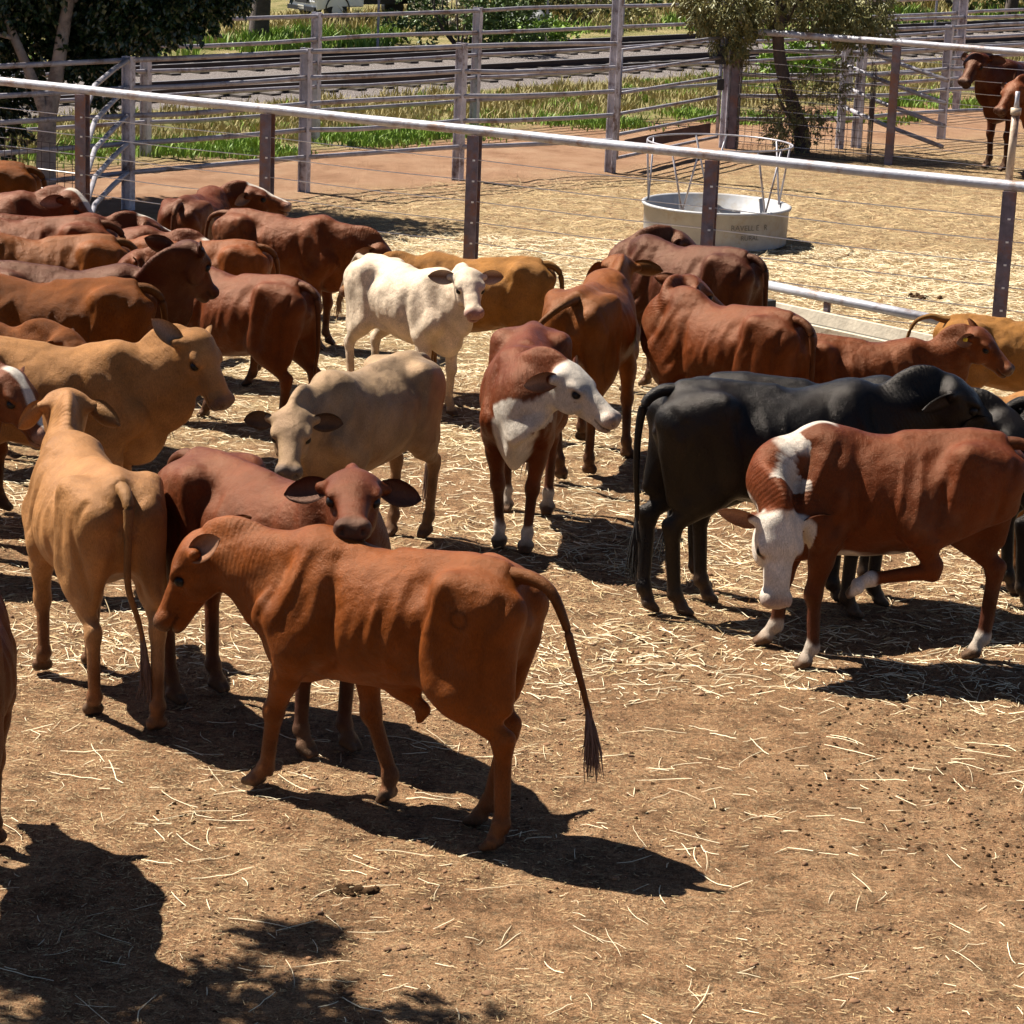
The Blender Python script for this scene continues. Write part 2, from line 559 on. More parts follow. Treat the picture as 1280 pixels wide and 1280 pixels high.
        # groove behind the shoulder
        S.cone((0.19, sg * 0.268 * fat, 1.02), (0.215, sg * 0.285 * fat, 0.72), 0.030, 0.034, k=0.07, cut=True)
        # forearm, knee, cannon
        e1 = np.array(el); kn = np.array(fc[2]); ft = np.array(fc[3]); he = np.array(fc[4]); to = np.array(fc[5])
        mid = e1 * 0.62 + kn * 0.38
        S.cone(e1 + (0, 0, 0.02), mid, 0.076, 0.060, k=0.04, e=0.8)
        S.cone(mid, kn, 0.064, 0.041, k=0.03, e=0.85)
        S.ell(kn + (0.004, 0, 0), (0.047, 0.044, 0.058), k=0.025)
        S.cone(kn, ft, 0.036, 0.029, k=0.02, e=0.95)
        S.cone(kn - (0.016, 0, 0.02), ft - (0.02, 0, 0), 0.014, 0.014, k=0.022)
        S.ell(ft, (0.036, 0.036, 0.036), k=0.02)
        S.cone(ft - (0.022, 0, 0.012), ft - (0.026, 0, 0.03), 0.014, 0.009, k=0.012)
        S.cone(ft, he + (0.004, 0, 0.012), 0.029, 0.033, k=0.02)
        hoof_parts(S, he, to, sg)
        # hind leg
        hrest = [(-0.315, sg * 0.185, 0.700), (-0.560, sg * 0.14, 0.465), (-0.535, sg * 0.13, 0.125), (-0.505, sg * 0.13, 0.045), (-0.455, sg * 0.13, 0.018)]
        if hind is not None and hind[0] == sg:
            hc = list(hind[1]); th_r = hind[2]
            st = np.array(hc[0])
        else:
            hc, hang = leg_chain(hrest, (-0.42, 0.98), Hn)
            st = np.array(hc[0])
        hk = np.array(hc[1]); ft = np.array(hc[2]); he = np.array(hc[3]); to = np.array(hc[4])
        hip = np.array((-0.40, sg * 0.135, 1.0))
        S.cone(hip, st + (-0.02, -sg * 0.015, 0.03), 0.125, 0.088, k=0.07, e=0.66)
        S.cone((-0.535, sg * 0.10, 1.0), st * 0.26 + hk * 0.74 + (-0.005, 0, 0.085), 0.090, 0.050, k=0.07, e=0.75)
        S.cone((-0.555, sg * 0.10, 0.86), hk + (0.0, 0, 0.16), 0.070, 0.040, k=0.05, e=0.7)
        S.cone((-0.48, sg * 0.13, 0.95), st * 0.7 + hk * 0.3 + (-0.01, 0, 0.03), 0.11, 0.085, k=0.06, e=0.72)
        S.ell(st + (0.012, 0, 0), (0.055, 0.05, 0.06), k=0.06)
        # flank fold from the stifle to the belly
        S.cone(st + (0.01, -sg * .02, 0.04), (-0.13, sg * 0.16, 0.70), 0.04, 0.03, k=0.07, e=0.5)
        S.cone(st * 0.75 + hk * 0.25, hk + (0.010, 0, 0.03), 0.076, 0.040, k=0.04, e=0.78)
        S.cone(st * 0.35 + hk * 0.65 + (-0.02, 0, 0.0), hk + (-0.028, 0, 0.028), 0.030, 0.018, k=0.03)
        S.ell(hk + (-0.002, 0, 0), (0.048, 0.039, 0.060), k=0.025)
        S.ell(hk + (-0.033, 0, 0.03), (0.018, 0.018, 0.024), k=0.025)
        S.cone(hk, ft, 0.037, 0.030, k=0.02, e=0.92)
        S.cone(hk - (0.024, 0, 0.03), ft - (0.022, 0, 0), 0.014, 0.014, k=0.022)
        S.ell(ft, (0.037, 0.037, 0.037), k=0.02)
        S.cone(ft - (0.022, 0, 0.012), ft - (0.026, 0, 0.03), 0.014, 0.009, k=0.012)
        S.cone(ft, he + (0.004, 0, 0.012), 0.030, 0.034, k=0.02)
        hoof_parts(S, he, to, sg)
    # brisket
    S.ell((0.50, 0, 0.66), (0.14, 0.065, 0.10), k=0.09)
    S.ell((0.46, 0, 0.585), (0.12, 0.028, 0.055 * (1 + .3 * dewlap)), k=0.06)
    if bull:
        S.cone((-0.05, 0, 0.565), (-0.15, 0, 0.50), 0.045, 0.026, k=0.07, e=0.55)
        S.cone((-0.15, 0, 0.50), (-0.135, 0, 0.45), 0.026, 0.016, k=0.03)
        S.ell((-0.36, 0, 0.60), (0.045, 0.05, 0.075), k=0.05)
    # neck
    B0 = np.array([0.34, 0, 1.03]); B1 = np.array([0.52, 0, 0.93])
    T0 = np.array([0.60, 0, 1.04])
    jn = hp(0.040, 0, -0.098)      # joint behind the skull
    back = nrm(-hx * 0.35 + nrm(B1 - jn) * 1.0)
    c1 = B1 + nrm(np.array([0.9, 0, 0.35])) * 0.10
    c2 = jn + back * 0.13
    K = 9
    pts = []
    for i in range(K + 1):
        t = i / K
        pts.append((1 - t) ** 3 * B1 + 3 * (1 - t) ** 2 * t * c1 + 3 * (1 - t) * t * t * c2 + t ** 3 * jn)
    rads = np.interp(np.linspace(0, 1, K + 1), [0, 0.35, 0.7, 1], [0.202, 0.156, 0.120, 0.103]) * neck
    eccs = np.interp(np.linspace(0, 1, K + 1), [0, 0.5, 1], [0.60, 0.56, 0.66])
    for i in range(K):
        ax = nrm(pts[i + 1] - pts[i])
        t = (i + 0.5) / K
        sd0 = np.array([0, 1.0, 0]); sd = nrm(sd0 * (1 - t) + hy * t) if (sd0 @ hy) > -0.5 else hy
        S.cone(pts[i], pts[i + 1], rads[i], rads[i + 1], k=0.035, e=float(eccs[i]), side=sd)
    # crest joins the withers
    S.cone((0.38, 0, 1.11), pts[3] + np.array([0, 0, rads[3] * 0.50]), 0.055, 0.05, k=0.10)
    # dewlap hanging under the neck
    if dewlap > 0:
        prev = None
        for i in range(0, K):
            t = i / K
            ax = nrm(pts[min(i + 1, K)] - pts[max(i - 1, 0)])
            sd = nrm(np.array([0, 1.0, 0]) * (1 - t) + hy * t) if hy[1] > -0.5 else hy
            dn = nrm(np.cross(ax, sd)); 
            if i == 0: dn = nrm(np.array([0.35, 0, -1.0]))
            if dn @ np.array([0, 0, -1.0]) < 0 and i < 5: dn = -dn
            q = pts[i] + dn * (rads[i] * 0.97 + 0.012 * dewlap)
            if prev is not None and np.linalg.norm(q - prev) < 0.25: S.cone(prev, q, 0.04 * dewlap + .008, 0.036 * dewlap + .008, k=0.05, e=0.45, side=sd)
            prev = q
    # head
    M = H
    S.ell(hp(0.080, 0, -0.068), (0.118, 0.116, 0.098), k=0.035, M=M)
    S.ell(hp(0.105, 0, -0.030), (0.105, 0.100, 0.052), k=0.03, M=M)
    S.ell(hp(0.018, 0, -0.030), (0.050, 0.100, 0.045), k=0.05, M=M)
    S.cone(hp(0.14, 0, -0.060), hp(0.345, 0, -0.068), 0.074, 0.056, k=0.03, e=1.10, side=hy)
    S.cone(hp(0.09, 0, -0.152), hp(0.325, 0, -0.122), 0.058, 0.040, k=0.04, e=0.95, side=hy)
    for sg in (-1, 1):
        S.ell(hp(0.125, sg * 0.066, -0.130), (0.095, 0.036, 0.080), k=0.035, M=M)
        S.ell(hp(0.135, sg * 0.098, -0.026), (0.045, 0.022, 0.020), k=0.025, M=M)
        S.ell(hp(0.160, sg * 0.116, -0.055), (0.030, 0.016, 0.020), k=0.018, M=M, cut=True)
        S.ell(hp(0.255, sg * 0.084, -0.080), (0.055, 0.014, 0.020), k=0.035, M=M, cut=True)
        S.cone(hp(0.02, sg * 0.075, -0.055), hp(0.0, sg * 0.135, -0.068), 0.036, 0.028, k=0.035)
        S.ell(hp(0.390, sg * 0.042, -0.058), (0.040, 0.036, 0.038), k=0.022, M=M)
        if hornbud: S.cone(hp(0.0, sg * 0.055, 0.0), hp(-0.02, sg * 0.085, 0.045), 0.02, 0.012, k=0.02)
    S.ell(hp(0.375, 0, -0.080), (0.060, 0.076, 0.056), k=0.025, M=M)
    S.ell(hp(0.365, 0, -0.132), (0.054, 0.052, 0.028), k=0.018, M=M)
    for sg in (-1, 1):
        S.ell(hp(0.430, sg * 0.044, -0.058), (0.022, 0.012, 0.015), k=0.010, M=M, cut=True)
        S.ell(hp(0.385, sg * 0.070, -0.113), (0.07, 0.016, 0.0045), k=0.014, M=M, cut=True)
    S.ell(hp(0.43, 0, -0.112), (0.05, 0.07, 0.005), k=0.014, M=M, cut=True)
    P, Q = S.surface()
    P = relax(P, Q, 2)
    P = carve(P, Q, gauntness, seed, furry)
    nb = len(P)
    # fine folds: behind the elbow and flank
    # coat pattern is worked out on the unbent body
    hc = (P - poll) @ H                       # head coordinates
    neckd = np.full(nb, 9.0); neckt = np.zeros(nb); under = np.zeros(nb)
    for i in range(K):
        a, b = pts[i], pts[i + 1]; ab = b - a
        t = np.clip(((P - a) @ ab) / (ab @ ab), 0, 1)
        dd = np.linalg.norm(P - a - t[:, None] * ab, axis=1)
        m = dd < neckd
        neckd[m] = dd[m]; neckt[m] = (i + t[m]) / K
        off_ = P - a - t[:, None] * ab
        thr_ = nrm(H @ np.array([0, 0, -1.0]) * (i / K) + np.array([.5, 0, -1.0]) * (1 - i / K))
        under[m] = ((off_ @ thr_) / (dd + 1e-6))[m]
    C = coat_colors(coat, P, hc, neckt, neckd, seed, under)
    if bull:
        rb = np.sqrt((P[:, 0] + .43) ** 2 + (P[:, 2] - 1.0) ** 2)
        mk = (np.exp(-((rb - .036) / .009) ** 2) * (P[:, 1] > .08))[:, None]
        C = C * (1 - .55 * mk)
    if hind is not None and COATS[coat].get('white') is True:
        dd = np.linalg.norm(P - np.array(hind[1][3]), axis=1); mm = (1 - sm(.10, .13, dd + .02 * wob(P, 25)))[:, None]
        C = C * (1 - mm) + WHITE * mm
        dd = np.linalg.norm(P - np.array(hind[1][4]), axis=1); mm = (1 - sm(.03, .05, dd))[:, None]
        C = C * (1 - mm) + np.array((.06, .04, .03)) * mm
    wm = sm(0.12, 0.35, neckt) * (1 - sm(0.8, 1.0, neckt)) * (neckd < 0.22) * (hc[:, 0] < 0.03) * (P[:, 0] > 0.40)
    vlist = [P]; qlist = [Q]; clist = [C]; wt = [neckt]; wml = [wm]
    off = nb
    base = COATS[coat]
    # ears, part of the same mesh
    ev, eq, half = ear_mesh(0.195, 0.118, 0.42)
    for sg, ed in ((1, ear_l), (-1, ear_r)):
        if ed is None: ed = (-0.28, 0.92, -droop)
        ex = nrm(H @ np.array([ed[0], sg * ed[1], ed[2]], float))
        fwd = hx * 0.65 + hz * 0.50
        ez = nrm(fwd - ex * (fwd @ ex))
        ey = np.cross(ez, ex)
        b0 = hp(0.008, sg * 0.112, -0.064)
        W = b0 + ev[:, :1] * ex + ev[:, 1:2] * ey + ev[:, 2:] * ez
        vlist.append(W); qlist.append(eq + off); off += len(W)
        c = np.tile(np.array(base.get('ear', base['base'])) * (0.72 if coat != 'cream' else 1.0), (len(W), 1))
        inn = np.array(base.get('inner', (0.30, 0.16, 0.10)))
        edge = np.abs(ev[half:, 1]) / 0.06
        mm = np.clip(1 - edge * 0.8, 0, 1)[:, None]
        c[half:] = c[half:] * (1 - mm) + inn * mm
        clist.append(c); wt.append(np.zeros(len(W))); wml.append(np.zeros(len(W)))
    # tail
    if tail is None:
        tail = [(-0.615, 0, 1.145), (-0.69, 0.0, 1.08), (-0.715, 0.005, 0.93), (-0.715, 0.0, 0.72), (-0.70, 0.01, 0.55), (-0.705, 0.0, 0.42)]
    tp = [np.array([-0.53, 0, 1.15])] + [np.array(t, float) for t in tail]
    tc_ = catmull(tp, 6)
    nt_ = len(tc_)
    tr = [float(np.interp(i / (nt_ - 1), [0, 0.15, 0.5, 1], [0.038, 0.032, 0.019, 0.010])) for i in range(nt_)]
    tv, tq = tube_arrays(tc_, tr, 9)
    vlist.append(tv); qlist.append(tq + off); off += len(tv)
    tcol = np.array(base['base']) * 0.6
    tt = np.repeat(np.linspace(0, 1, nt_), 9)[:, None]
    clist.append(tcol * (1 - 0.45 * tt) + np.array(base.get('tuft', (0.05, 0.02, 0.012))) * 0.45 * tt)
    wt.append(np.zeros(len(tv))); wml.append(np.zeros(len(tv)))
    P = np.concatenate(vlist); Q = np.concatenate(qlist); C = np.concatenate(clist)
    wt = np.concatenate(wt); wml = np.concatenate(wml)
    def bendp(A):
        if not bend: return A
        A = A.copy()
        t = np.clip((A[:, 0] + 0.35) / 0.9, 0, 1)
        ang = bend * t * t * 0.5 * 2
        # integrate a circular arc along x
        L = np.clip(A[:, 0] + 0.35, 0, 0.9)
        kx = bend / 0.9
        th = kx * L
        cx = np.where(np.abs(th) > 1e-6, np.sin(th) / kx, L) - 0.35
        cy = np.where(np.abs(th) > 1e-6, (1 - np.cos(th)) / kx, 0)
        extra = A[:, 0] - np.clip(A[:, 0], -0.35, 0.55)
        nx = cx + extra * np.cos(th) - A[:, 1] * np.sin(th)
        ny = cy + extra * np.sin(th) + A[:, 1] * np.cos(th)
        A[:, 0], A[:, 1] = nx, ny
        return A
    me = np_mesh('body', bendp(P), Q)
    me.polygons.foreach_set('use_smooth', np.ones(len(me.polygons), bool))
    a = me.color_attributes.new('coat', 'FLOAT_COLOR', 'POINT')
    a.data.foreach_set('color', np.concatenate([np.clip(C, 0, 1), np.ones((len(C), 1))], 1).astype(np.float32).ravel())
    for nm_, arr in (('wt', wt), ('wm', wml)):
        at_ = me.attributes.new(nm_, 'FLOAT', 'POINT')
        at_.data.foreach_set('value', arr.astype(np.float32))
    me.materials.append(coat_mat(base.get('gloss', 'normal'), furry))
    bo = bpy.data.objects.new('body', me); COL.objects.link(bo); bo.parent = rootobj
    # eyes
    def bvec(p): return Vector(bendp(np.array([p], float))[0])
    for sg in (1, -1):
        m_ = MB()
        c0 = hp(0.160, sg * 0.0885, -0.054)
        vs, fs = uv_ball(c0, 0.0265, 8, 12)
        vs = bendp(np.array(vs))
        eo = link_mesh('eye', vs, fs, M_EYE, rootobj, True)
    # horn / tag
    if tag_ear is not None:
        sg = tag_ear
        ed = (ear_l if sg == 1 else ear_r) or (-0.28, 0.92, -droop)
        ex = nrm(H @ np.array([ed[0], sg * ed[1], ed[2]], float))
        ez = nrm(hx * 0.65 + hz * .50 - ex * ((hx * 0.65 + hz * .50) @ ex)); ey = np.cross(ez, ex)
        c0 = hp(0.005, sg * 0.095, -0.055) + ex * 0.11
        vs = []; n_ = 12
        for zz in (-0.016, 0.010):
            for k in range(n_):
                an = 2 * math.pi * k / n_
                vs.append(c0 + ex * math.cos(an) * 0.016 + ey * math.sin(an) * 0.016 + ez * zz)
        fs = [(k, (k + 1) % n_, n_ + (k + 1) % n_, n_ + k) for k in range(n_)] + [tuple(range(n_))[::-1], tuple(range(n_, 2 * n_))]
        link_mesh('ear_tag', bendp(np.array(vs)), fs, M_TAG, rootobj)
    # tail hair
    rng = random.Random(int(seed * 77) + 5)
    end = tc_[-1]; dirn = nrm(tc_[-1] - tc_[-3])
    m_ = MB()
    for i in range(70):
        st = tc_[-1 - rng.randrange(0, 5)] + np.array([rng.uniform(-.008, .008) for _ in range(3)])
        ln = rng.uniform(0.12, 0.30)
        p = [Vector(st)]
        dv = Vector(dirn) + Vector((rng.gauss(0, .12), rng.gauss(0, .12), -0.3))
        for j in range(4):
            dv = (dv + Vector((rng.gauss(0, .09), rng.gauss(0, .09), -0.35))).normalized()
            p.append(p[-1] + dv * ln / 4)
        m_.tube(p, [0.0035, 0.0048, 0.004, 0.003, 0.0010], 4, cap=False)
    th = link_mesh('tail_hair', bendp(np.array(m_.v)), m_.f, hair_mat(coat), rootobj, True)
    return rootobj

def uv_ball(c, r, a=8, b=12):
    vs = [tuple(np.array(c) + (0, 0, r))]
    for i in range(1, a):
        ph = math.pi * i / a
        for j in range(b):
            th = 2 * math.pi * j / b
            vs.append((c[0] + r * math.sin(ph) * math.cos(th), c[1] + r * math.sin(ph) * math.sin(th), c[2] + r * math.cos(ph)))
    vs.append(tuple(np.array(c) - (0, 0, r)))
    fs = [(0, 1 + j, 1 + (j + 1) % b) for j in range(b)]
    for i in range(a - 2):
        for j in range(b):
            fs.append((1 + i * b + j, 1 + (i + 1) * b + j, 1 + (i + 1) * b + (j + 1) % b, 1 + i * b + (j + 1) % b))
    n = len(vs) - 1
    fs += [(n, 1 + (a - 2) * b + (j + 1) % b, 1 + (a - 2) * b + j) for j in range(b)]
    return vs, fs

# base colours (linear)
COATS = {
    'red':    dict(base=(0.130, 0.034, 0.0085), leg=(0.055, 0.018, 0.009), muz=(0.06, 0.028, 0.018)),
    'orange': dict(base=(0.205, 0.060, 0.0105), leg=(0.110, 0.036, 0.012), muz=(0.10, 0.045, 0.022)),
    'dark':   dict(base=(0.066, 0.018, 0.0085), leg=(0.026, 0.009, 0.006), muz=(0.025, 0.012, 0.010), inner=(0.06, .03, .025)),
    'cherry': dict(base=(0.125, 0.032, 0.0100), leg=(0.035, 0.012, 0.008), muz=(0.06, 0.026, 0.018), inner=(0.07, .03, .022), ear=(.045, .012, .007)),
    'brown':  dict(base=(0.190, 0.064, 0.0110), leg=(0.050, 0.018, 0.009), muz=(0.05, 0.024, 0.018)),
    'tan':    dict(base=(0.390, 0.195, 0.0700), leg=(0.130, 0.050, 0.020), muz=(0.13, 0.08, 0.06), inner=(0.34, .20, .13)),
    'gold':   dict(base=(0.390, 0.185, 0.0480), leg=(0.120, 0.048, 0.015), muz=(0.18, 0.09, 0.05)),
    'grey':   dict(base=(0.420, 0.300, 0.1750), leg=(0.130, 0.066, 0.032), muz=(0.11, 0.09, 0.075), ear=(.035, .022, .016), inner=(0.06, .04, .03)),
    'cream':  dict(base=(0.620, 0.490, 0.3500), leg=(0.480, 0.330, 0.200), muz=(0.36, 0.20, 0.16), inner=(0.16, .08, .045), tuft=(.22, .12, .06)),
    'black':  dict(base=(0.0040, 0.0032, 0.0028), leg=(0.006, 0.005, 0.005), muz=(0.018, 0.016, 0.016), inner=(0.02, .015, .015), gloss='glossy', tuft=(.005, .0045, .004)),
    'hereford': dict(base=(0.125, 0.031, 0.0095), leg=(0.055, 0.016, 0.009), muz=(0.36, 0.27, 0.22), white=True, ear=(.10, .025, .01)),
    'blaze':  dict(base=(0.120, 0.031, 0.0100), leg=(0.055, 0.016, 0.009), muz=(0.20, 0.11, 0.08), white='blaze'),
}
WHITE = np.array((0.56, 0.49, 0.40))

def coat_colors(coat, P, hc, neckt, neckd, seed, under):
    c = COATS[coat]
    base = np.array(c['base']) * (np.array((0.76, 0.70, 0.66)) if coat in ('tan', 'gold', 'grey') else np.array((0.80, 0.66, 0.54)) if coat not in ('cream', 'black') else 1.0); n = len(P)
    C = np.tile(base, (n, 1))
    n1 = wob(P, 7.0, seed)[:, None]; n2 = wob(P, 23.0, seed + 3)[:, None]; n3 = wob(P, 60.0, seed + 5)[:, None]
    C = C * (1 + 0.10 * n1 + 0.06 * n2 + 0.04 * n3)
    # paler belly and inner thigh, darker lower legs
    z = P[:, 2]
    if coat in ('orange', 'tan', 'gold', 'brown'):
        pale = (1 - sm(0.56, 0.72, z + 0.05 * n1[:, 0])) * sm(0.45, 0.55, z)
        C = C * (1 + 0.28 * pale[:, None] * np.array((1, 1.25, 1.6)))
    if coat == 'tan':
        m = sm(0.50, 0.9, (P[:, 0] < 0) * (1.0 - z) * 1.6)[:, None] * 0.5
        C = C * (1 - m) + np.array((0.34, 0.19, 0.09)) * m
    if coat == 'grey':
        m = (sm(-0.2, 0.7, n1[:, 0] + 0.5 * n2[:, 0]) * 0.6)[:, None]
        C = C * (1 - m) + np.array((0.17, 0.115, 0.07)) * m
        m = ((1 - sm(0.55, 0.85, z)) * 0.7)[:, None]
        C = C * (1 - m) + np.array((0.19, 0.09, 0.035)) * m
    leg = 1 - sm(0.22, 0.50, z + 0.03 * n2[:, 0])
    C = C * (1 - leg[:, None]) + np.array(c['leg']) * (1 + .25 * n2) * leg[:, None]
    hx, hy, hz = hc[:, 0], hc[:, 1], hc[:, 2]
    inhead = (hx > -0.10) & (np.abs(hy) < 0.2) & (hz > -0.28) & (hz < 0.12)
    w = c.get('white')
    if w is True:
        jj = 0.03 * n2[:, 0] + 0.02 * n1[:, 0]
        m = sm(-0.045, -0.02, hx + jj * 0.6 - 0.35 * np.clip(-hz - 0.06, 0, 1) - 0.5 * np.clip(np.abs(hy) - 0.085, 0, 1)) * inhead * (hx < 0.6)
        # red round the eye
        if seed < 5:
            er = np.sqrt((hx - 0.165) ** 2 + (hz + 0.05) ** 2)
            m = m * np.where(np.abs(hy) > 0.045, sm(0.028, 0.042, er + jj * 0.3), 1)
        # throat and brisket
        thr = sm(0.0, 0.03, (neckt - 0.05)) * (hz < -0.1) * (hx > -0.2) * (np.abs(hy) < .12)
        if seed > 5: m = np.maximum(m, sm(0.25, 0.45, under + jj * 4) * (neckd < 0.26) * (neckt > 0.02) * (P[:, 0] > 0.42))
        ch = sm(0.46, 0.50, P[:, 0] + jj) * (1 - sm(0.80, 0.86, z + jj * 2)) * (1 - sm(0.10, 0.13, np.abs(P[:, 1]) + jj)) * sm(0.44, 0.47, z)
        m = np.maximum(m, ch)
        # stripe along the crest
        cr = (1 - sm(0.022, 0.04, np.abs(P[:, 1]) + jj * 0.6)) * sm(1.13, 1.16, z + jj * .4) * sm(0.28, 0.33, P[:, 0]) * (P[:, 0] < 0.75) * (seed < 5)
        if seed < 5: cr = np.maximum(cr, sm(0.74, 0.88, -under + jj * 1.2) * (neckd < 0.24) * (neckt < 0.62) * (P[:, 0] > 0.44))
        m = np.maximum(m, cr)
        ft = 1 - sm(0.13, 0.17, z + jj)
        m = np.maximum(m, ft)
        bl = (1 - sm(0.57, 0.60, z + jj)) * sm(0.45, 0.48, z) * (P[:, 0] < 0.3) * (P[:, 0] > -0.25) * (np.abs(P[:, 1]) < 0.14)
        m = np.maximum(m, bl)
        C = C * (1 - m[:, None]) + WHITE * (1 + .05 * n1 + 0.08 * n3) * m[:, None]
        foot = 1 - sm(0.05, 0.10, z)
        C = C * (1 - foot[:, None] * 0.45)
    if w == 'blaze':
        m = (1 - sm(0.026, 0.042, np.abs(hy) + 0.01 * n2[:, 0])) * sm(-0.06, -0.03, hx) * (hz > -0.06) * inhead
        C = C * (1 - m[:, None]) + WHITE * m[:, None]
    if coat == 'cherry':
        pass
    # muzzle
    mu = sm(0.355, 0.40, hx + 0.008 * n2[:, 0]) * inhead * (hx < 0.6)
    C = C * (1 - mu[:, None]) + np.array(c['muz']) * mu[:, None]
    # mouth and nostrils
    mo = (np.abs(hz + 0.113) < 0.007) * (hx > 0.32) * inhead
    C[mo > 0] *= 0.35
    # rim of the eye
    er = np.sqrt((hx - 0.160) ** 2 + (hz + 0.053) ** 2)
    rim = (1 - sm(0.022, 0.034, er)) * (np.abs(hy) > 0.045) * inhead
    C = C * (1 - 0.75 * rim[:, None])
    # hooves and mud above them
    hf = 1 - sm(0.045, 0.062, z + 0.01 * n3[:, 0])
    C = C * (1 - hf[:, None]) + np.array((0.032, 0.021, 0.015)) * (1 + .3 * n2) * hf[:, None]
    mud = (1 - sm(0.08, 0.20, z + 0.06 * n2[:, 0] + 0.03 * n3[:, 0])) * 0.45
    C = C * (1 - mud[:, None]) + np.array((0.09, 0.05, 0.028)) * mud[:, None]
    return C

_coatm = {}
def coat_mat(kind, furry):
    key = (kind, round(furry, 1))
    if key in _coatm: return _coatm[key]
    m, nt, b = new_mat('coat_' + kind)
    L = nt.links
    at_ = N(nt, 'ShaderNodeAttribute', attribute_name='coat')
    tc = N(nt, 'ShaderNodeTexCoord')
    mp = N(nt, 'ShaderNodeMapping'); mp.inputs['Scale'].default_value = (42, 62, 17)
    L.new(tc.outputs['Object'], mp.inputs['Vector'])
    hair = N(nt, 'ShaderNodeTexNoise', Scale=4.0, Detail=6.0, Roughness=0.7, Distortion=0.6)
    L.new(mp.outputs[0], hair.inputs['Vector'])
    big = N(nt, 'ShaderNodeTexNoise', Scale=5.0, Detail=5.0, Roughness=0.6)
    L.new(tc.outputs['Object'], big.inputs['Vector'])
    r1 = ramp(nt, [(0.25, 0.55), (0.75, 1.40)], hair.outputs['Fac'])
    r2 = ramp(nt, [(0.3, 0.72), (0.7, 1.25)], big.outputs['Fac'])
    c1 = mix_rgb(nt, 1.0, at_.outputs['Color'], r1.outputs[0], 'MULTIPLY')
    c2 = mix_rgb(nt, 1.0, c1, r2.outputs[0], 'MULTIPLY')
    du = N(nt, 'ShaderNodeTexNoise', Scale=2.6, Detail=8.0, Roughness=0.7)
    L.new(tc.outputs['Object'], du.inputs['Vector'])
    dr = ramp(nt, [(0.50, 0.0), (0.72, 0.22 if kind != 'glossy' else 0.04)], du.outputs['Fac'])
    c2 = mix_rgb(nt, dr.outputs[0], c2, (0.26, 0.155, 0.085))
    # dried dust and specks
    sp = N(nt, 'ShaderNodeTexNoise', Scale=38.0, Detail=4.0, Roughness=0.6)
    L.new(tc.outputs['Object'], sp.inputs['Vector'])
    r3 = ramp(nt, [(0.66, 0.0), (0.74, 0.45)], sp.outputs['Fac'])
    c3 = mix_rgb(nt, r3.outputs[0], c2, (0.12, 0.07, 0.035)) if kind != 'glossy' else c2
    L.new(c3, b.inputs['Base Color'])
    rr_ = ramp(nt, [(0.3, 0.32 if kind != 'glossy' else 0.22), (0.7, 0.56 if kind != 'glossy' else 0.46)], hair.outputs['Fac'])
    L.new(rr_.outputs[0], b.inputs['Roughness'])
    b.inputs['Specular IOR Level'].default_value = (0.14 if furry else 0.36) if kind != 'glossy' else 0.24
    b.inputs['Specular Tint'].default_value = (1.0, 0.50, 0.24, 1) if kind != 'glossy' else (1.0, 0.86, 0.74, 1)
    # neck wrinkles
    wt = N(nt, 'ShaderNodeAttribute', attribute_name='wt')
    wm = N(nt, 'ShaderNodeAttribute', attribute_name='wm')
    nz = N(nt, 'ShaderNodeTexNoise', Scale=7.0, Detail=3.0)
    L.new(tc.outputs['Object'], nz.inputs['Vector'])
    a1 = N(nt, 'ShaderNodeMath', operation='MULTIPLY_ADD'); a1.inputs[1].default_value = 7.0
    L.new(nz.outputs['Fac'], a1.inputs[0])
    a0 = N(nt, 'ShaderNodeMath', operation='MULTIPLY'); a0.inputs[1].default_value = 120.0
    L.new(wt.outputs['Fac'], a0.inputs[0]); L.new(a0.outputs[0], a1.inputs[2])
    a2 = N(nt, 'ShaderNodeMath', operation='SINE'); L.new(a1.outputs[0], a2.inputs[0])
    a3 = N(nt, 'ShaderNodeMath', operation='MULTIPLY'); L.new(a2.outputs[0], a3.inputs[0]); L.new(wm.outputs['Fac'], a3.inputs[1])
    b1 = N(nt, 'ShaderNodeBump', Strength=0.16, Distance=0.005); L.new(a3.outputs[0], b1.inputs['Height'])
    md = N(nt, 'ShaderNodeTexNoise', Scale=11.0, Detail=3.0, Roughness=0.5)
    L.new(tc.outputs['Object'], md.inputs['Vector'])
    b2 = N(nt, 'ShaderNodeBump', Strength=0.65, Distance=0.022 if kind != 'glossy' else 0.010); L.new(md.outputs['Fac'], b2.inputs['Height']); L.new(b1.outputs[0], b2.inputs['Normal'])
    b3 = N(nt, 'ShaderNodeBump', Strength=0.75 + furry * 0.05, Distance=0.006 + 0.005 * furry); L.new(hair.outputs['Fac'], b3.inputs['Height']); L.new(b2.outputs[0], b3.inputs['Normal'])
    L.new(b3.outputs[0], b.inputs['Normal'])
    _coatm[key] = m
    return m

_hairm = {}
def hair_mat(coat):
    if coat in _hairm: return _hairm[coat]
    c = COATS[coat].get('tuft', (0.11, 0.058, 0.040))
    _hairm[coat] = simple_mat('tail_hair_' + coat, c, 0.7, var=0.35, scale=30, bump=0)
    return _hairm[coat]

M_EYE = simple_mat('eye_dark', (0.008, 0.005, 0.003), 0.40, var=0.2, bump=0, spec=0.25)
M_TAG = simple_mat('ear_tag_yellow', (0.75, 0.55, 0.04), 0.4, var=0.1, bump=0)
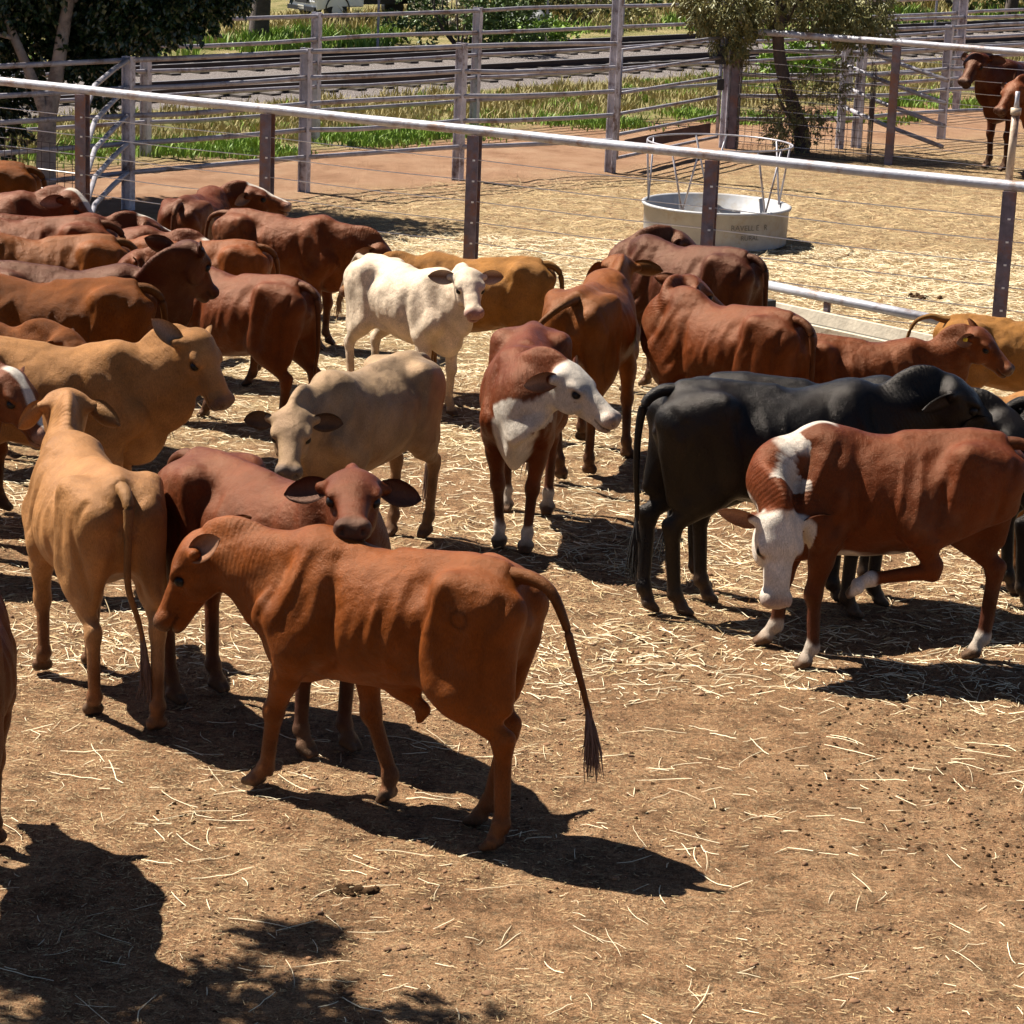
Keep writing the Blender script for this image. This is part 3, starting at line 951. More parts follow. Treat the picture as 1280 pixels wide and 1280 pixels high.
# ------------------------------------------------------------------ noise lattice for real relief
_rs = np.random.RandomState(11)
def lattice(X, Y, cell, seed):
    r = np.random.RandomState(seed)
    n = 256
    G = r.rand(n, n)
    x = X / cell; y = Y / cell
    xi = np.floor(x).astype(int); yi = np.floor(y).astype(int)
    fx = x - xi; fy = y - yi
    fx = fx * fx * (3 - 2 * fx); fy = fy * fy * (3 - 2 * fy)
    a = G[xi % n, yi % n]; b = G[(xi + 1) % n, yi % n]; c = G[xi % n, (yi + 1) % n]; d = G[(xi + 1) % n, (yi + 1) % n]
    return (a * (1 - fx) + b * fx) * (1 - fy) + (c * (1 - fx) + d * fx) * fy

def ground_z(X, Y):
    X = np.asarray(X, float); Y = np.asarray(Y, float)
    near = 1 - sm(34, 42, Y)
    z = (lattice(X, Y, 1.7, 1) - .5) * 0.020 + (lattice(X, Y, .45, 2) - .5) * 0.014
    z = z + (lattice(X, Y, .16, 3) - .5) * 0.024 * near
    pits = np.clip(lattice(X, Y, .24, 5) - 0.72, 0, 1)
    z = z - pits * 0.10 * near
    return z - 0.004

# line frame of the railway and the back fences
TV = np.array((0.679, 0.734)); NV = np.array((-0.734, 0.679))
def vline(v, u):
    """v = y - 1.08 x level, u metres along the line"""
    p = NV * (v / 1.472) + TV * u
    return p[0], p[1]

# ------------------------------------------------------------------ ground sheet
def axis(a, b, step, lo, hi, grow=1.12):
    mid = list(np.arange(a, b, step))
    L = []; s_ = step; x = a
    while x > lo:
        s_ *= grow; x -= s_; L.append(x)
    Rr = []; s_ = step; x = mid[-1]
    while x < hi:
        s_ *= grow; x += s_; Rr.append(x)
    return np.array(L[::-1] + mid + Rr)

def ground_material():
    m, nt, b = new_mat('yard_ground')
    L = nt.links
    tc = N(nt, 'ShaderNodeTexCoord')
    P = tc.outputs['Object']
    sep = N(nt, 'ShaderNodeSeparateXYZ'); L.new(P, sep.inputs[0])
    def noise(scale, detail=8, rough=0.6, vec=P, dist=0.0):
        n = N(nt, 'ShaderNodeTexNoise', Scale=scale, Detail=float(detail), Roughness=rough, Distortion=dist)
        L.new(vec, n.inputs['Vector']); return n.outputs['Fac']
    def math_(op, a, c=None, d=None):
        n = N(nt, 'ShaderNodeMath', operation=op)
        for i, q in enumerate((a, c, d)):
            if q is None: continue
            if hasattr(q, 'is_output'): L.new(q, n.inputs[i])
            else: n.inputs[i].default_value = q
        return n.outputs[0]
    # bare trampled dirt
    d1 = ramp(nt, [(0.30, (0.20, 0.098, 0.048)), (0.5, (0.36, 0.195, 0.096)), (0.72, (0.48, 0.285, 0.150))], noise(2.2, 12, 0.72))
    g1 = ramp(nt, [(0.33, 0.30), (0.48, 0.95), (0.68, 1.5)], noise(36, 8, 0.8))
    dirt = mix_rgb(nt, 1.0, d1.outputs[0], g1.outputs[0], 'MULTIPLY')
    g3 = ramp(nt, [(0.38, 0.45), (0.50, 1.0), (0.62, 1.45)], noise(120, 4, 0.7))
    dirt = mix_rgb(nt, 0.9, dirt, g3.outputs[0], 'MULTIPLY')
    # dung crumbs ground into it
    crumbs = ramp(nt, [(0.60, 0.0), (0.70, 0.85)], noise(19, 6, 0.75))
    area = ramp(nt, [(0.45, 0.0), (0.62, 1.0)], noise(0.9, 5, 0.6))
    dirt = mix_rgb(nt, math_('MULTIPLY', crumbs.outputs[0], area.outputs[0]), dirt, (0.065, 0.036, 0.018))
    # chopped straw trodden in: pale flecks
    st_map = N(nt, 'ShaderNodeMapping'); st_map.inputs['Scale'].default_value = (14, 60, 1); st_map.inputs['Rotation'].default_value = (0, 0, 0.35)
    L.new(P, st_map.inputs['Vector'])
    st2 = N(nt, 'ShaderNodeMapping'); st2.inputs['Scale'].default_value = (60, 13, 1); st2.inputs['Rotation'].default_value = (0, 0, 0.5)
    L.new(P, st2.inputs['Vector'])
    fl1 = ramp(nt, [(0.56, 0.0), (0.64, 1.0)], noise(1.0, 3, 0.5, st_map.outputs[0], 1.2))
    fl2 = ramp(nt, [(0.57, 0.0), (0.65, 1.0)], noise(1.0, 3, 0.5, st2.outputs[0], 1.2))
    fl = math_('MAXIMUM', fl1.outputs[0], fl2.outputs[0])
    # straw cover grows with distance into the yard
    cover = math_('ADD', math_('MULTIPLY', math_('SUBTRACT', sep.outputs[1], 16.5), 0.16), math_('MULTIPLY', math_('SUBTRACT', noise(0.55, 6, 0.65), 0.5), 3.2))
    cover = math_('MINIMUM', math_('MAXIMUM', cover, 0.10), 1.0)
    sc = ramp(nt, [(0.3, (0.22, 0.13, 0.055)), (0.5, (0.46, 0.31, 0.145)), (0.75, (0.68, 0.50, 0.27))], noise(9, 10, 0.8))
    straw = mix_rgb(nt, fl, sc.outputs[0], (0.78, 0.62, 0.36))
    base = mix_rgb(nt, math_('MULTIPLY', cover, ramp(nt, [(0.42, 0.15), (0.56, 0.85)], noise(3.5, 10, 0.8)).outputs[0]), dirt, straw)
    base = mix_rgb(nt, math_('MULTIPLY', fl, math_('ADD', math_('MULTIPLY', cover, 0.5), 0.12)), base, (0.74, 0.58, 0.34))
    mot = ramp(nt, [(0.40, 0.42), (0.52, 1.0), (0.7, 1.12)], noise(6.0, 10, 0.82))
    base = mix_rgb(nt, 0.85, base, mot.outputs[0], 'MULTIPLY')
    # v = y - 1.08 x : lane, grass, ballast, grass beyond
    v = math_('SUBTRACT', sep.outputs[1], math_('MULTIPLY', sep.outputs[0], 1.08))
    vn = math_('ADD', v, math_('MULTIPLY', math_('SUBTRACT', noise(0.35, 5, 0.6), 0.5), 5.0))
    red = ramp(nt, [(0.3, (0.28, 0.145, 0.078)), (0.5, (0.42, 0.24, 0.14)), (0.75, (0.52, 0.34, 0.21))], noise(1.3, 10, 0.7))
    redm = N(nt, 'ShaderNodeMapRange'); redm.inputs[1].default_value = 33.0; redm.inputs[2].default_value = 36.0; L.new(vn, redm.inputs[0])
    base = mix_rgb(nt, redm.outputs[0], base, red.outputs[0])
    gr = ramp(nt, [(0.3, (0.09, 0.11, 0.028)), (0.44, (0.20, 0.19, 0.065)), (0.55, (0.36, 0.29, 0.13)), (0.8, (0.46, 0.36, 0.20))], noise(0.8, 12, 0.75))
    grm = N(nt, 'ShaderNodeMapRange'); grm.inputs[1].default_value = 40.0; grm.inputs[2].default_value = 41.5; L.new(vn, grm.inputs[0])
    base = mix_rgb(nt, grm.outputs[0], base, gr.outputs[0])
    # ballast
    v2 = math_('ADD', v, math_('MULTIPLY', math_('SUBTRACT', noise(1.2, 4, 0.6), 0.5), 1.2))
    b1 = N(nt, 'ShaderNodeMapRange'); b1.inputs[1].default_value = 47.6; b1.inputs[2].default_value = 48.1; L.new(v2, b1.inputs[0])
    b2 = N(nt, 'ShaderNodeMapRange'); b2.inputs[1].default_value = 58.2; b2.inputs[2].default_value = 57.8; L.new(v2, b2.inputs[0])
    bal = ramp(nt, [(0.35, (0.10, 0.08, 0.07)), (0.5, (0.27, 0.23, 0.21)), (0.7, (0.46, 0.41, 0.38))], noise(26, 6, 0.8))
    base = mix_rgb(nt, math_('MULTIPLY', b1.outputs[0], b2.outputs[0]), base, bal.outputs[0])
    L.new(base, b.inputs['Base Color'])
    b.inputs['Roughness'].default_value = 0.95
    b.inputs['Specular IOR Level'].default_value = 0.12
    h = math_('ADD', noise(30, 8, 0.75), math_('MULTIPLY', noise(7, 5, 0.6), 1.2))
    h = math_('ADD', h, math_('MULTIPLY', fl, 0.10))
    bm = N(nt, 'ShaderNodeBump', Strength=1.0, Distance=0.05); L.new(h, bm.inputs['Height'])
    bm2 = N(nt, 'ShaderNodeBump', Strength=1.0, Distance=0.03); L.new(noise(95, 5, 0.7), bm2.inputs['Height']); L.new(bm.outputs[0], bm2.inputs['Normal'])
    L.new(bm2.outputs[0], b.inputs['Normal'])
    return m

xs = axis(-7.0, 8.0, 0.055, -400, 400, 1.10); ys = axis(8.0, 24.0, 0.055, -30, 900, 1.02)
GX, GY = np.meshgrid(xs, ys, indexing='ij')
GZ = ground_z(GX, GY)
GV = np.stack([GX, GY, GZ], -1).reshape(-1, 3)
ni, nj = GX.shape
ii, jj = np.meshgrid(np.arange(ni - 1), np.arange(nj - 1), indexing='ij')
a_ = (ii * nj + jj).ravel()
GQ = np.stack([a_, a_ + nj, a_ + nj + 1, a_ + 1], 1)
gm = np_mesh('ground', GV, GQ)
gm.polygons.foreach_set('use_smooth', np.ones(len(gm.polygons), bool))
gm.materials.append(ground_material())
go = bpy.data.objects.new('ground', gm); COL.objects.link(go); tag(go, kind='structure')

# ------------------------------------------------------------------ loose straw, crumbs, dung
M_STRAW = simple_mat('straw_pale', (0.72, 0.60, 0.38), 0.6, var=0.3, scale=3, bump=0)
M_STRAW2 = simple_mat('straw_gold', (0.44, 0.31, 0.145), 0.7, var=0.4, scale=2, bump=0)
M_DUNG = simple_mat('dung_dark', (0.050, 0.027, 0.013), 1.0, var=0.6, scale=25, bump=0.8, spec=0.05)
M_CLOD = simple_mat('dirt_clod', (0.17, 0.085, 0.038), 0.95, var=0.5, scale=3, bump=0.3)

def straw_field(name, n, xr, yr, lr, wr, mat, label, seed, dens=None, zlift=0.006, power=1.0, curl=0.35, tilt=0.05):
    r = np.random.RandomState(seed)
    V = []; Q = []
    cx = r.uniform(xr[0], xr[1], n * 3); t = r.rand(n * 3) ** power; cy = yr[0] + (yr[1] - yr[0]) * t
    if dens is not None:
        keep = r.rand(n * 3) < dens(cx, cy); cx = cx[keep]; cy = cy[keep]
    cx = cx[:n]; cy = cy[:n]; n = len(cx)
    segs = 5
    ang = r.rand(n) * 2 * math.pi; ln = lr[0] + (lr[1] - lr[0]) * r.rand(n) ** 2.2; w = r.uniform(wr[0], wr[1], n)
    kink = r.randint(1, segs, n); kk = r.normal(0, 0.6, n) * (r.rand(n) < 0.45)
    cur = r.normal(0, curl, n)
    tl = r.normal(0, tilt, n)
    px, py = cx.copy(), cy.copy(); pts = []
    zt = np.zeros(n)
    for k in range(segs + 1):
        a = ang + cur * k / segs + np.where(k >= kink, kk, 0)
        pts.append((px.copy(), py.copy(), a, zt.copy()))
        px = px + np.cos(a) * ln / segs; py = py + np.sin(a) * ln / segs
        zt = np.abs(zt + tl * ln / segs)
    vs = np.zeros((n, segs + 1, 3, 3))
    for k, (x, y, a, z_) in enumerate(pts):
        g = ground_z(x, y) + zlift + z_
        nx, ny = -np.sin(a), np.cos(a)
        ww = w * (0.5 if k in (0, segs) else 1)
        for j, o in enumerate((-1, 0, 1)):
            vs[:, k, j, 0] = x + nx * ww * o; vs[:, k, j, 1] = y + ny * ww * o
            vs[:, k, j, 2] = g + (w * 1.1 if o == 0 else 0) 
    base = (np.arange(n) * (segs + 1) * 3)[:, None]
    q = []
    for k in range(segs):
        for j in range(2):
            q.append(np.concatenate([base + k * 3 + j, base + (k + 1) * 3 + j, base + (k + 1) * 3 + j + 1, base + k * 3 + j + 1], 1))
    me = np_mesh(name, vs.reshape(-1, 3), np.concatenate(q))
    me.materials.append(mat)
    o = bpy.data.objects.new(name, me); COL.objects.link(o)
    tag(o, label, 'straw', kind='stuff')
    return o

straw_field('straw', 1500, (-4, 5), (8.5, 17), (0.05, 0.32), (0.0010, 0.0024), M_STRAW, 'pale loose straw stalks scattered over bare dirt in the foreground', 3, power=0.9)
straw_field('straw', 42000, (-3.5, 4.5), (9.0, 17), (0.008, 0.05), (0.0007, 0.0016), M_STRAW2, 'short chopped straw bits trodden into the foreground dirt', 4, dens=lambda x, y: np.clip(lattice(x, y, 0.8, 9) * 1.2 - .1, 0.15, 1))
straw_field('straw', 50000, (-6, 7), (13.5, 30), (0.03, 0.17), (0.0012, 0.0028), M_STRAW, 'thick pale straw litter spread under and beyond the herd', 5, dens=lambda x, y: np.clip((lattice(x, y, 1.1, 12) * 1.1 + (y - 20) * 0.05), 0.03, 1), tilt=0.15)
straw_field('straw', 42000, (-7, 10), (14, 35), (0.03, 0.20), (0.0015, 0.0034), M_STRAW2, 'golden brown straw litter on the yard floor around the trough', 6, dens=lambda x, y: np.clip((lattice(x, y, 1.4, 14) * 1.4 + (y - 22) * 0.04) * (y - 1.08 * x < 34.0 + 2.5 * lattice(x, y, 1.0, 77)), 0.0, 1), tilt=0.25)

def blobs(name, spots, mat, label, cat, seed, kind=None, group=None, flat=0.55):
    r = random.Random(seed)
    V = []; F = []
    ico_v, ico_f = uv_ball((0, 0, 0), 1.0, 4, 6)
    for x, y, rad in spots:
        z = float(ground_z(x, y))
        sx, sy, sz = rad * r.uniform(.7, 1.4), rad * r.uniform(.7, 1.3), rad * flat * r.uniform(.7, 1.3)
        a = r.uniform(0, 6.28); n = len(V)
        jit = [r.uniform(.55, 1.25) for _ in ico_v]
        for (vx, vy, vz), j in zip(ico_v, jit):
            vx *= sx * j; vy *= sy * j
            V.append((x + vx * math.cos(a) - vy * math.sin(a), y + vx * math.sin(a) + vy * math.cos(a), z + vz * sz * j + sz * 0.3))
        F += [tuple(i + n for i in f) for f in ico_f]
    o = link_mesh(name, V, F, mat, None, True)
    return tag(o, label, cat, group, kind)

r_ = random.Random(5)
sp = []
while len(sp) < 11000:
    x, y = r_.uniform(-3.5, 4.5), 9 + 8.5 * r_.random() ** 1.1
    if r_.random() < float(lattice(x, y, 0.55, 21)) ** 2 * 1.6: sp.append((x, y, r_.uniform(0.003, 0.010) * (2.2 if r_.random() < 0.05 else 1)))
blobs('dirt_clods', sp, M_CLOD, 'small crumbs and clods of dry earth over the yard floor', 'clods', 2, 'stuff')
sp = []
for cx, cy, n_, spr in ((815, 1040, 0, 0), (1140, 960, 130, .28), (1150, 890, 90, .22), (820, 815, 60, .15), (1270, 1075, 50, .12), (420, 1112, 0, 0), (1040, 960, 40, .2), (330, 1120, 30, .2), (700, 950, 30, .25), (900, 1000, 35, .4), (240, 1015, 35, .12), (1180, 1040, 80, .3)):
    c = at(cx, cy)
    for _ in range(n_): sp.append((c.x + r_.gauss(0, spr), c.y + r_.gauss(0, spr * 1.4), r_.uniform(0.005, 0.014)))
blobs('dung_crumbs', sp, M_DUNG, 'dark dry dung crumbs strewn across the foreground dirt', 'dung', 3, 'stuff')
c = at(440, 1113)
blobs('dung_pat', [(c.x + r_.gauss(0, .06), c.y + r_.gauss(0, .035), r_.uniform(.012, .030)) for _ in range(34)], M_DUNG, 'dark lumpy dung pat on the bare dirt below the orange bull', 'dung', 4)
c = at(1002, 370)
c = at(1150, 372)
blobs('dung_pat', [(c.x + r_.gauss(0, .06), c.y + r_.gauss(0, .04), r_.uniform(.03, .05)) for _ in range(18)], M_DUNG, 'dark dung clump on the straw between trough and fence post', 'dung', 6)

# ------------------------------------------------------------------ steel and fence materials
M_GALV = simple_mat('galvanised_pipe', (0.43, 0.42, 0.44), 0.45, metal=0.2, var=0.2, scale=5, bump=0.3, dirt=(0.26, 0.17, 0.13), dirt_amt=0.38)
M_POST = simple_mat('rusty_painted_post', (0.15, 0.12, 0.14), 0.6, var=0.5, scale=7, bump=0.5, dirt=(0.21, 0.095, 0.062), dirt_amt=0.5)
M_STEEL = simple_mat('grey_steel_rail', (0.33, 0.31, 0.33), 0.45, metal=0.2, var=0.25, scale=5, bump=0.3, dirt=(0.15, 0.10, 0.08), dirt_amt=0.35)
M_WIRE = simple_mat('fence_wire', (0.80, 0.78, 0.75), 0.5, metal=0.1, var=0.1, bump=0)
M_MESH = simple_mat('rusty_wire_mesh', (0.06, 0.04, 0.035), 0.7, var=0.3, bump=0)
M_CONC = simple_mat('trough_concrete', (0.50, 0.42, 0.31), 0.85, var=0.2, scale=5, bump=0.5, dirt=(0.28, 0.20, 0.12), dirt_amt=0.3)
M_DARK = simple_mat('black_rubber', (0.012, 0.012, 0.013), 0.6, var=0.3, bump=0)
M_CREAMPIPE = simple_mat('cream_pipe', (0.50, 0.38, 0.26), 0.5, var=0.2, scale=6, bump=0.2, dirt=(0.2, 0.1, 0.06), dirt_amt=0.4)

# near fence: pipe top rail, H section posts and plain wires
def nf(x, z=0.0): return Vector((x, 27.66 - (x + 4.646) * 0.5535, z))
def wire_fence(label, P0, P1, xs_, ztop, wires, group=None, extra=None):
    root = empty('wire_fence', (0, 0, 0), 0, label, 'fence')
    m = MB()
    pts = [P0(x, ztop) for x in xs_]
    d_ = (pts[-1] - pts[0]).normalized()
    allp = ([] if extra else [pts[0] - d_ * 5.0 + Vector((0, .25, -.02))]) + pts + ([pts[-1] + d_ * 6.0])
    for a, b in zip(allp[:-1], allp[1:]):
        m.tube([a, (a + b) / 2 + Vector((0, 0, -0.006)), b], 0.047, 12, cap=False)
    m.build('top_rail', M_GALV, root, True)
    pass
    for p in allp:
        pm = MB()
        pm.hbeam((p.x, p.y, -0.1), (p.x, p.y, p.z - 0.045), 0.115, 0.13, 0.012, math.atan2(d_.y, d_.x) + 0.25)
        po = pm.build('post', M_POST, root)
        if not extra:
            for zz in wires: MB().box((p.x, p.y - 0.07, zz), (0.024, 0.016, 0.016)).build('wire_staple', M_WIRE, po)
    for zz in wires:
        wmb = MB()
        for a, b in zip(allp[:-1], allp[1:]):
            pa = Vector((a.x, a.y - 0.005, zz)); pb = Vector((b.x, b.y - 0.005, zz))
            wmb.tube([pa, pa.lerp(pb, .5) + Vector((0, 0, -0.012)), pb], 0.0042, 4, cap=False)
        wmb.build('wire', M_WIRE, root)
    return root
near_x = [-4.646, -2.60, -0.50, 1.70, 4.18]
wire_fence('long yard fence of galvanised pipe, rusty H posts and plain wires behind the herd', nf, None, near_x, 1.70, [1.42, 1.22, 1.02, 0.82, 0.62, 0.40, 0.20])

# gate post pipe standing on the near fence's right end
def rf(x, z=0.0): return Vector((x, 39.5 - (x - 2.94) * 0.522, z))
wire_fence('far pipe and wire fence crossing in front of the two dark cattle', rf, None, [3.05, 5.24, 7.7, 10.2], 1.74, [1.50, 1.30, 1.12, .95, .79, .62, .45, .28, .12], extra=True)

p = at(1262, 232, 1.70); 
m = MB(); q = Vector((p.x, p.y + 0.06, 1.70))
m.tube([q + Vector((0, 0, .02)), q + Vector((0.01, 0, .60))], 0.034, 10)
m.tube([q + Vector((0.01, 0, .60)), q + Vector((0.01, 0, .66))], 0.046, 10)
o = m.build('pipe_stub', M_CREAMPIPE, None, True); tag(o, 'upright cream pipe with a worn cap on top of the right fence post', 'pipe')
m2 = MB(); m2.tube([q + Vector((0.012, 0, .66)), q + Vector((0.012, 0, .72)), q + Vector((0.012, 0, .80))], [0.025, 0.018, 0.02], 8)
m2.build('cap', M_GALV, o, True)

# steel rail fences
def rail_fence(label, posts, zt, rails, rr=0.030, post_w=0.11, skip=(), mat=M_STEEL, tall={}):
    root = empty('rail_fence', (0, 0, 0), 0, label, 'fence')
    for i, p in enumerate(posts):
        pm = MB(); h_ = tall.get(i, zt)
        d_ = (Vector(posts[min(i + 1, len(posts) - 1)]) - Vector(posts[max(i - 1, 0)]))
        pm.hbeam((p[0], p[1], -0.15), (p[0], p[1], h_), post_w, 0.12, 0.012, math.atan2(d_[1], d_[0]) + 0.35)
        pm.build('post', M_POSTG, root)
    rnd = random.Random(len(label))
    for zz in rails:
        wm_ = MB()
        for i, (a, b) in enumerate(zip(posts[:-1], posts[1:])):
            if i in skip: continue
            A = Vector((a[0], a[1] - .055, zz)); B = Vector((b[0], b[1] - .055, zz))
            k = rnd.uniform(-.03, .02)
            wm_.tube([A, A.lerp(B, .3) + Vector((0, 0, k)), A.lerp(B, .7) + Vector((0, 0, k * .8)), B], rr, 8, flat=0.6, cap=False)
        wm_.build('rail', mat, root, True)
    return root
M_POSTG = simple_mat('weathered_grey_post', (0.50, 0.48, 0.52), 0.5, metal=0.1, var=0.3, scale=6, bump=0.3, dirt=(0.14, 0.09, 0.08), dirt_amt=0.38)

mid = [(-9.2, 26.0), (-6.75, 28.5), (-4.64, 30.81), (-2.76, 32.9), (-0.89, 34.63), (1.15, 36.1)]
rail_fence('grey steel rail fence bending away behind the straw yard', mid, 1.78, [1.74, 1.42, 1.10, 0.78, 0.44], tall={5: 4.2})
mid2 = [(2.94, 39.48), (5.0, 40.3), (6.53, 41.9), (9.2, 44.6), (12.0, 47.4)]
rail_fence('steel rail fence continuing right of the gate behind the small tree', mid2, 1.78, [1.74, 1.42, 1.10, 0.78, 0.44], tall={0: 2.6})
far = [vline(41.4, u) for u in (16.3, 19.6, 22.8, 25.9, 29.2, 32.4, 35.6, 38.8, 42.0, 45.2, 48.4)]
far = [tuple(p) for p in far]
rail_fence('outer steel rail fence running beside the railway line', far, 1.85, [1.80, 1.47, 1.14, 0.80, 0.46])
far2 = [tuple(vline(38.6, u)) for u in (36.5, 39.4, 42.3, 45.2)]
rail_fence('second close set rail fence at the far right corner', far2, 2.0, [1.95, 1.6, 1.25, 0.9, 0.55])

# curved rails joining the mid fence to the near fence
root = empty('race_rails', (0, 0, 0), 0, 'curved steel rails sweeping down from the back fence to the left fence post', 'fence rails')
for za, zb in ((1.74, 1.45), (1.42, 1.02), (1.10, 0.72), (0.78, 0.42), (0.44, 0.15)):
    A = Vector((-4.64, 30.75, za)); B = Vector((-4.62, 27.75, zb))
    MB().tube([A, A.lerp(B, .25) + Vector((-.05, 0, .03)), A.lerp(B, .6) + Vector((-.10, 0, .05)), A.lerp(B, .88) + Vector((-.05, 0, 0.0)), B + Vector((0, 0, -.03))], 0.030, 8, cap=False).build('rail', M_STEEL, root, True)

# gate between the tall post and the post by the tree
root = empty('yard_gate', (0, 0, 0), 0, 'steel rail gate with a board along its foot between tall post and tree', 'gate')
A = Vector((1.20, 36.15, 0)); B = Vector((2.86, 39.40, 0))
fr = MB()
for t in (0.02, 0.97):
    p = A.lerp(B, t); fr.tube([(p.x, p.y, .16), (p.x, p.y, 1.64)], 0.026, 8)
fr.build('gate_frame', M_STEEL, root, True)
for zz in (0.18, 0.50, 0.78, 1.06, 1.35, 1.64):
    a = A.lerp(B, .02); b = A.lerp(B, .97)
    MB().tube([(a.x, a.y, zz), (b.x, b.y, zz)], 0.024, 8).build('rail', M_STEEL, root, True)
d_ = (B - A).normalized()
bd = MB(); Rm = Matrix.Rotation(math.atan2(d_.y, d_.x), 3, 'Z')
bd.box(A.lerp(B, .47) + Vector((0.03, -0.05, .34)), (2.9, 0.03, 0.16), Rm); bd.build('board', simple_mat('rusty_board', (0.09, 0.045, 0.035), .8, var=.4, scale=5), root)
lk = MB(); lk.box(B + Vector((-.06, -.08, 1.38)), (0.16, .10, .26)); lk.box(B + Vector((-.04, -.08, .95)), (0.10, .10, .16)); lk.build('latch_box', M_DARK, root)

# wire mesh guards
def mesh_panel(label, A, B, h, step=0.10, zb=0.0, rad=0.0035):
    A = Vector(A); B = Vector(B); L_ = (B - A).length
    m = MB(); rnd = random.Random(3)
    for i in range(int(L_ / step) + 1):
        p = A.lerp(B, i * step / L_)
        j = rnd.uniform(-.01, .01)
        m.tube([(p.x + j, p.y, zb), (p.x - j, p.y, zb + h)], rad, 4, cap=False)
    for k in range(int(h / step) + 1):
        z = zb + k * step
        m.tube([(A.x, A.y, z), ((A.x + B.x) / 2, (A.y + B.y) / 2, z + rnd.uniform(-.01, .01)), (B.x, B.y, z)], rad, 4, cap=False)
    return m
g = mesh_panel('', (-5.75, 28.3, 0), (-4.70, 27.75, 0), 1.1)
tag(g.build('wire_mesh_panel', M_MESH), 'rusty wire mesh panel left of the corner fence post', 'wire mesh')
g = MB()
for a, b in (((3.1, 38.6), (5.0, 37.9)), ((5.0, 37.9), (5.1, 39.3)), ((3.1, 38.6), (3.2, 39.6))):
    q = mesh_panel('', (a[0], a[1] + .55, 0), (b[0], b[1] + .55, 0), 1.35, 0.11)
    g.add(q.v, q.f)
tag(g.build('tree_guard', M_MESH), 'rusty wire mesh guard wrapped round the small tree trunk', 'wire mesh')
# bent diagonal rails beyond the guard
root = empty('bent_rails', (0, 0, 0), 0, 'bent steel rails sloping down right of the guarded small tree', 'fence rails')
for z in (1.45, 1.12, .80, .5):
    A = Vector((4.75, 40.0, z + .12)); B = Vector((6.0, 38.3, z - .22))
    MB().tube([A, A.lerp(B, .4) + Vector((0, 0, -.02)), B], 0.033, 8).build('rail', M_STEEL, root, True)
MB().hbeam((4.72, 40.05, -.1), (4.72, 40.05, 1.75), .09, .1, .012, .5).build('post', M_POSTG, root)

# round feed tub with its hoop frame
c = at(893, 300); TX0, TY0 = c.x, c.y
root = empty('feed_tub', (TX0, TY0, 0), 0, 'round galvanised feed tub with a rod hoop frame standing on the straw', 'feed tub')
M_TUB = simple_mat('tub_galvanised', (0.34, 0.335, 0.335), 0.5, metal=0.1, var=0.16, scale=3, bump=0.2, dirt=(0.30, 0.25, 0.19), dirt_amt=0.3)
def tub_mesh(r0, r1, h, t=0.02, n=72):
    prof = [(r0, 0.0), (r0 + 0.003, 0.03), (r1, h - .03), (r1 + .022, h - .025), (r1 + .028, h), (r1 + .008, h + .012), (r1 - t, h - .004), (r0 - t, 0.05), (0.0, 0.045)]
    vs = []; fs = []
    for i, (r, z) in enumerate(prof):
        for k in range(n):
            a = 2 * math.pi * k / n; vs.append((r * math.cos(a), r * math.sin(a), z))
    for i in range(len(prof) - 1):
        for k in range(n):
            fs.append((i * n + k, i * n + (k + 1) % n, (i + 1) * n + (k + 1) % n, (i + 1) * n + k))
    return vs, fs
vs, fs = tub_mesh(0.82, 0.835, 0.42)
link_mesh('tub', vs, fs, M_TUB, root, True)
fr = MB(); ring = [(0.83 * math.cos(2 * math.pi * k / 40) , 0.83 * math.sin(2 * math.pi * k / 40), 1.12) for k in range(41)]
fr.tube(ring, 0.011, 6, cap=False)
fr.build('hoop', M_STEEL, root, True)
for k in range(5):
    rods = MB()
    a = 2 * math.pi * (k + .3) / 5
    for da in (-.22, .22):
      rods.tube([(0.80 * math.cos(a), 0.80 * math.sin(a), 0.40), (0.83 * math.cos(a + da), 0.83 * math.sin(a + da), 1.12)], 0.011, 6)
    rods.build('rod', M_STEEL, root, True)


def text_mesh(body, size, name, mat, parent, fn):
    """letters as a thin mesh mapped onto a surface by fn(x, y, z)"""
    cu = bpy.data.curves.new(name, 'FONT'); cu.body = body; cu.size = size; cu.extrude = 0.001; cu.align_x = 'CENTER'
    o = bpy.data.objects.new(name, cu); COL.objects.link(o)
    dg = bpy.context.evaluated_depsgraph_get()
    me = bpy.data.meshes.new_from_object(o.evaluated_get(dg))
    bpy.data.objects.remove(o)
    for v_ in me.vertices: v_.co = fn(*v_.co)
    me.materials.clear(); me.materials.append(mat)
    o = bpy.data.objects.new(name, me); COL.objects.link(o); o.parent = parent
    return o
M_LET = simple_mat('faded_letters', (0.16, 0.15, 0.14), .8, var=.3, scale=20, bump=0)
def wrap(a0, z0):
    def f(x, y, z):
        a = a0 + x / 0.84
        return Vector((0.838 * math.cos(a) * (1 + z * .5), 0.838 * math.sin(a) * (1 + z * .5), z0 + y))
    return f
text_mesh('RAVELL E   R', 0.085, 'lettering', M_LET, root, wrap(math.radians(-66), 0.235))
text_mesh('RURAL', 0.075, 'lettering', M_LET, root, wrap(math.radians(-66), 0.125))

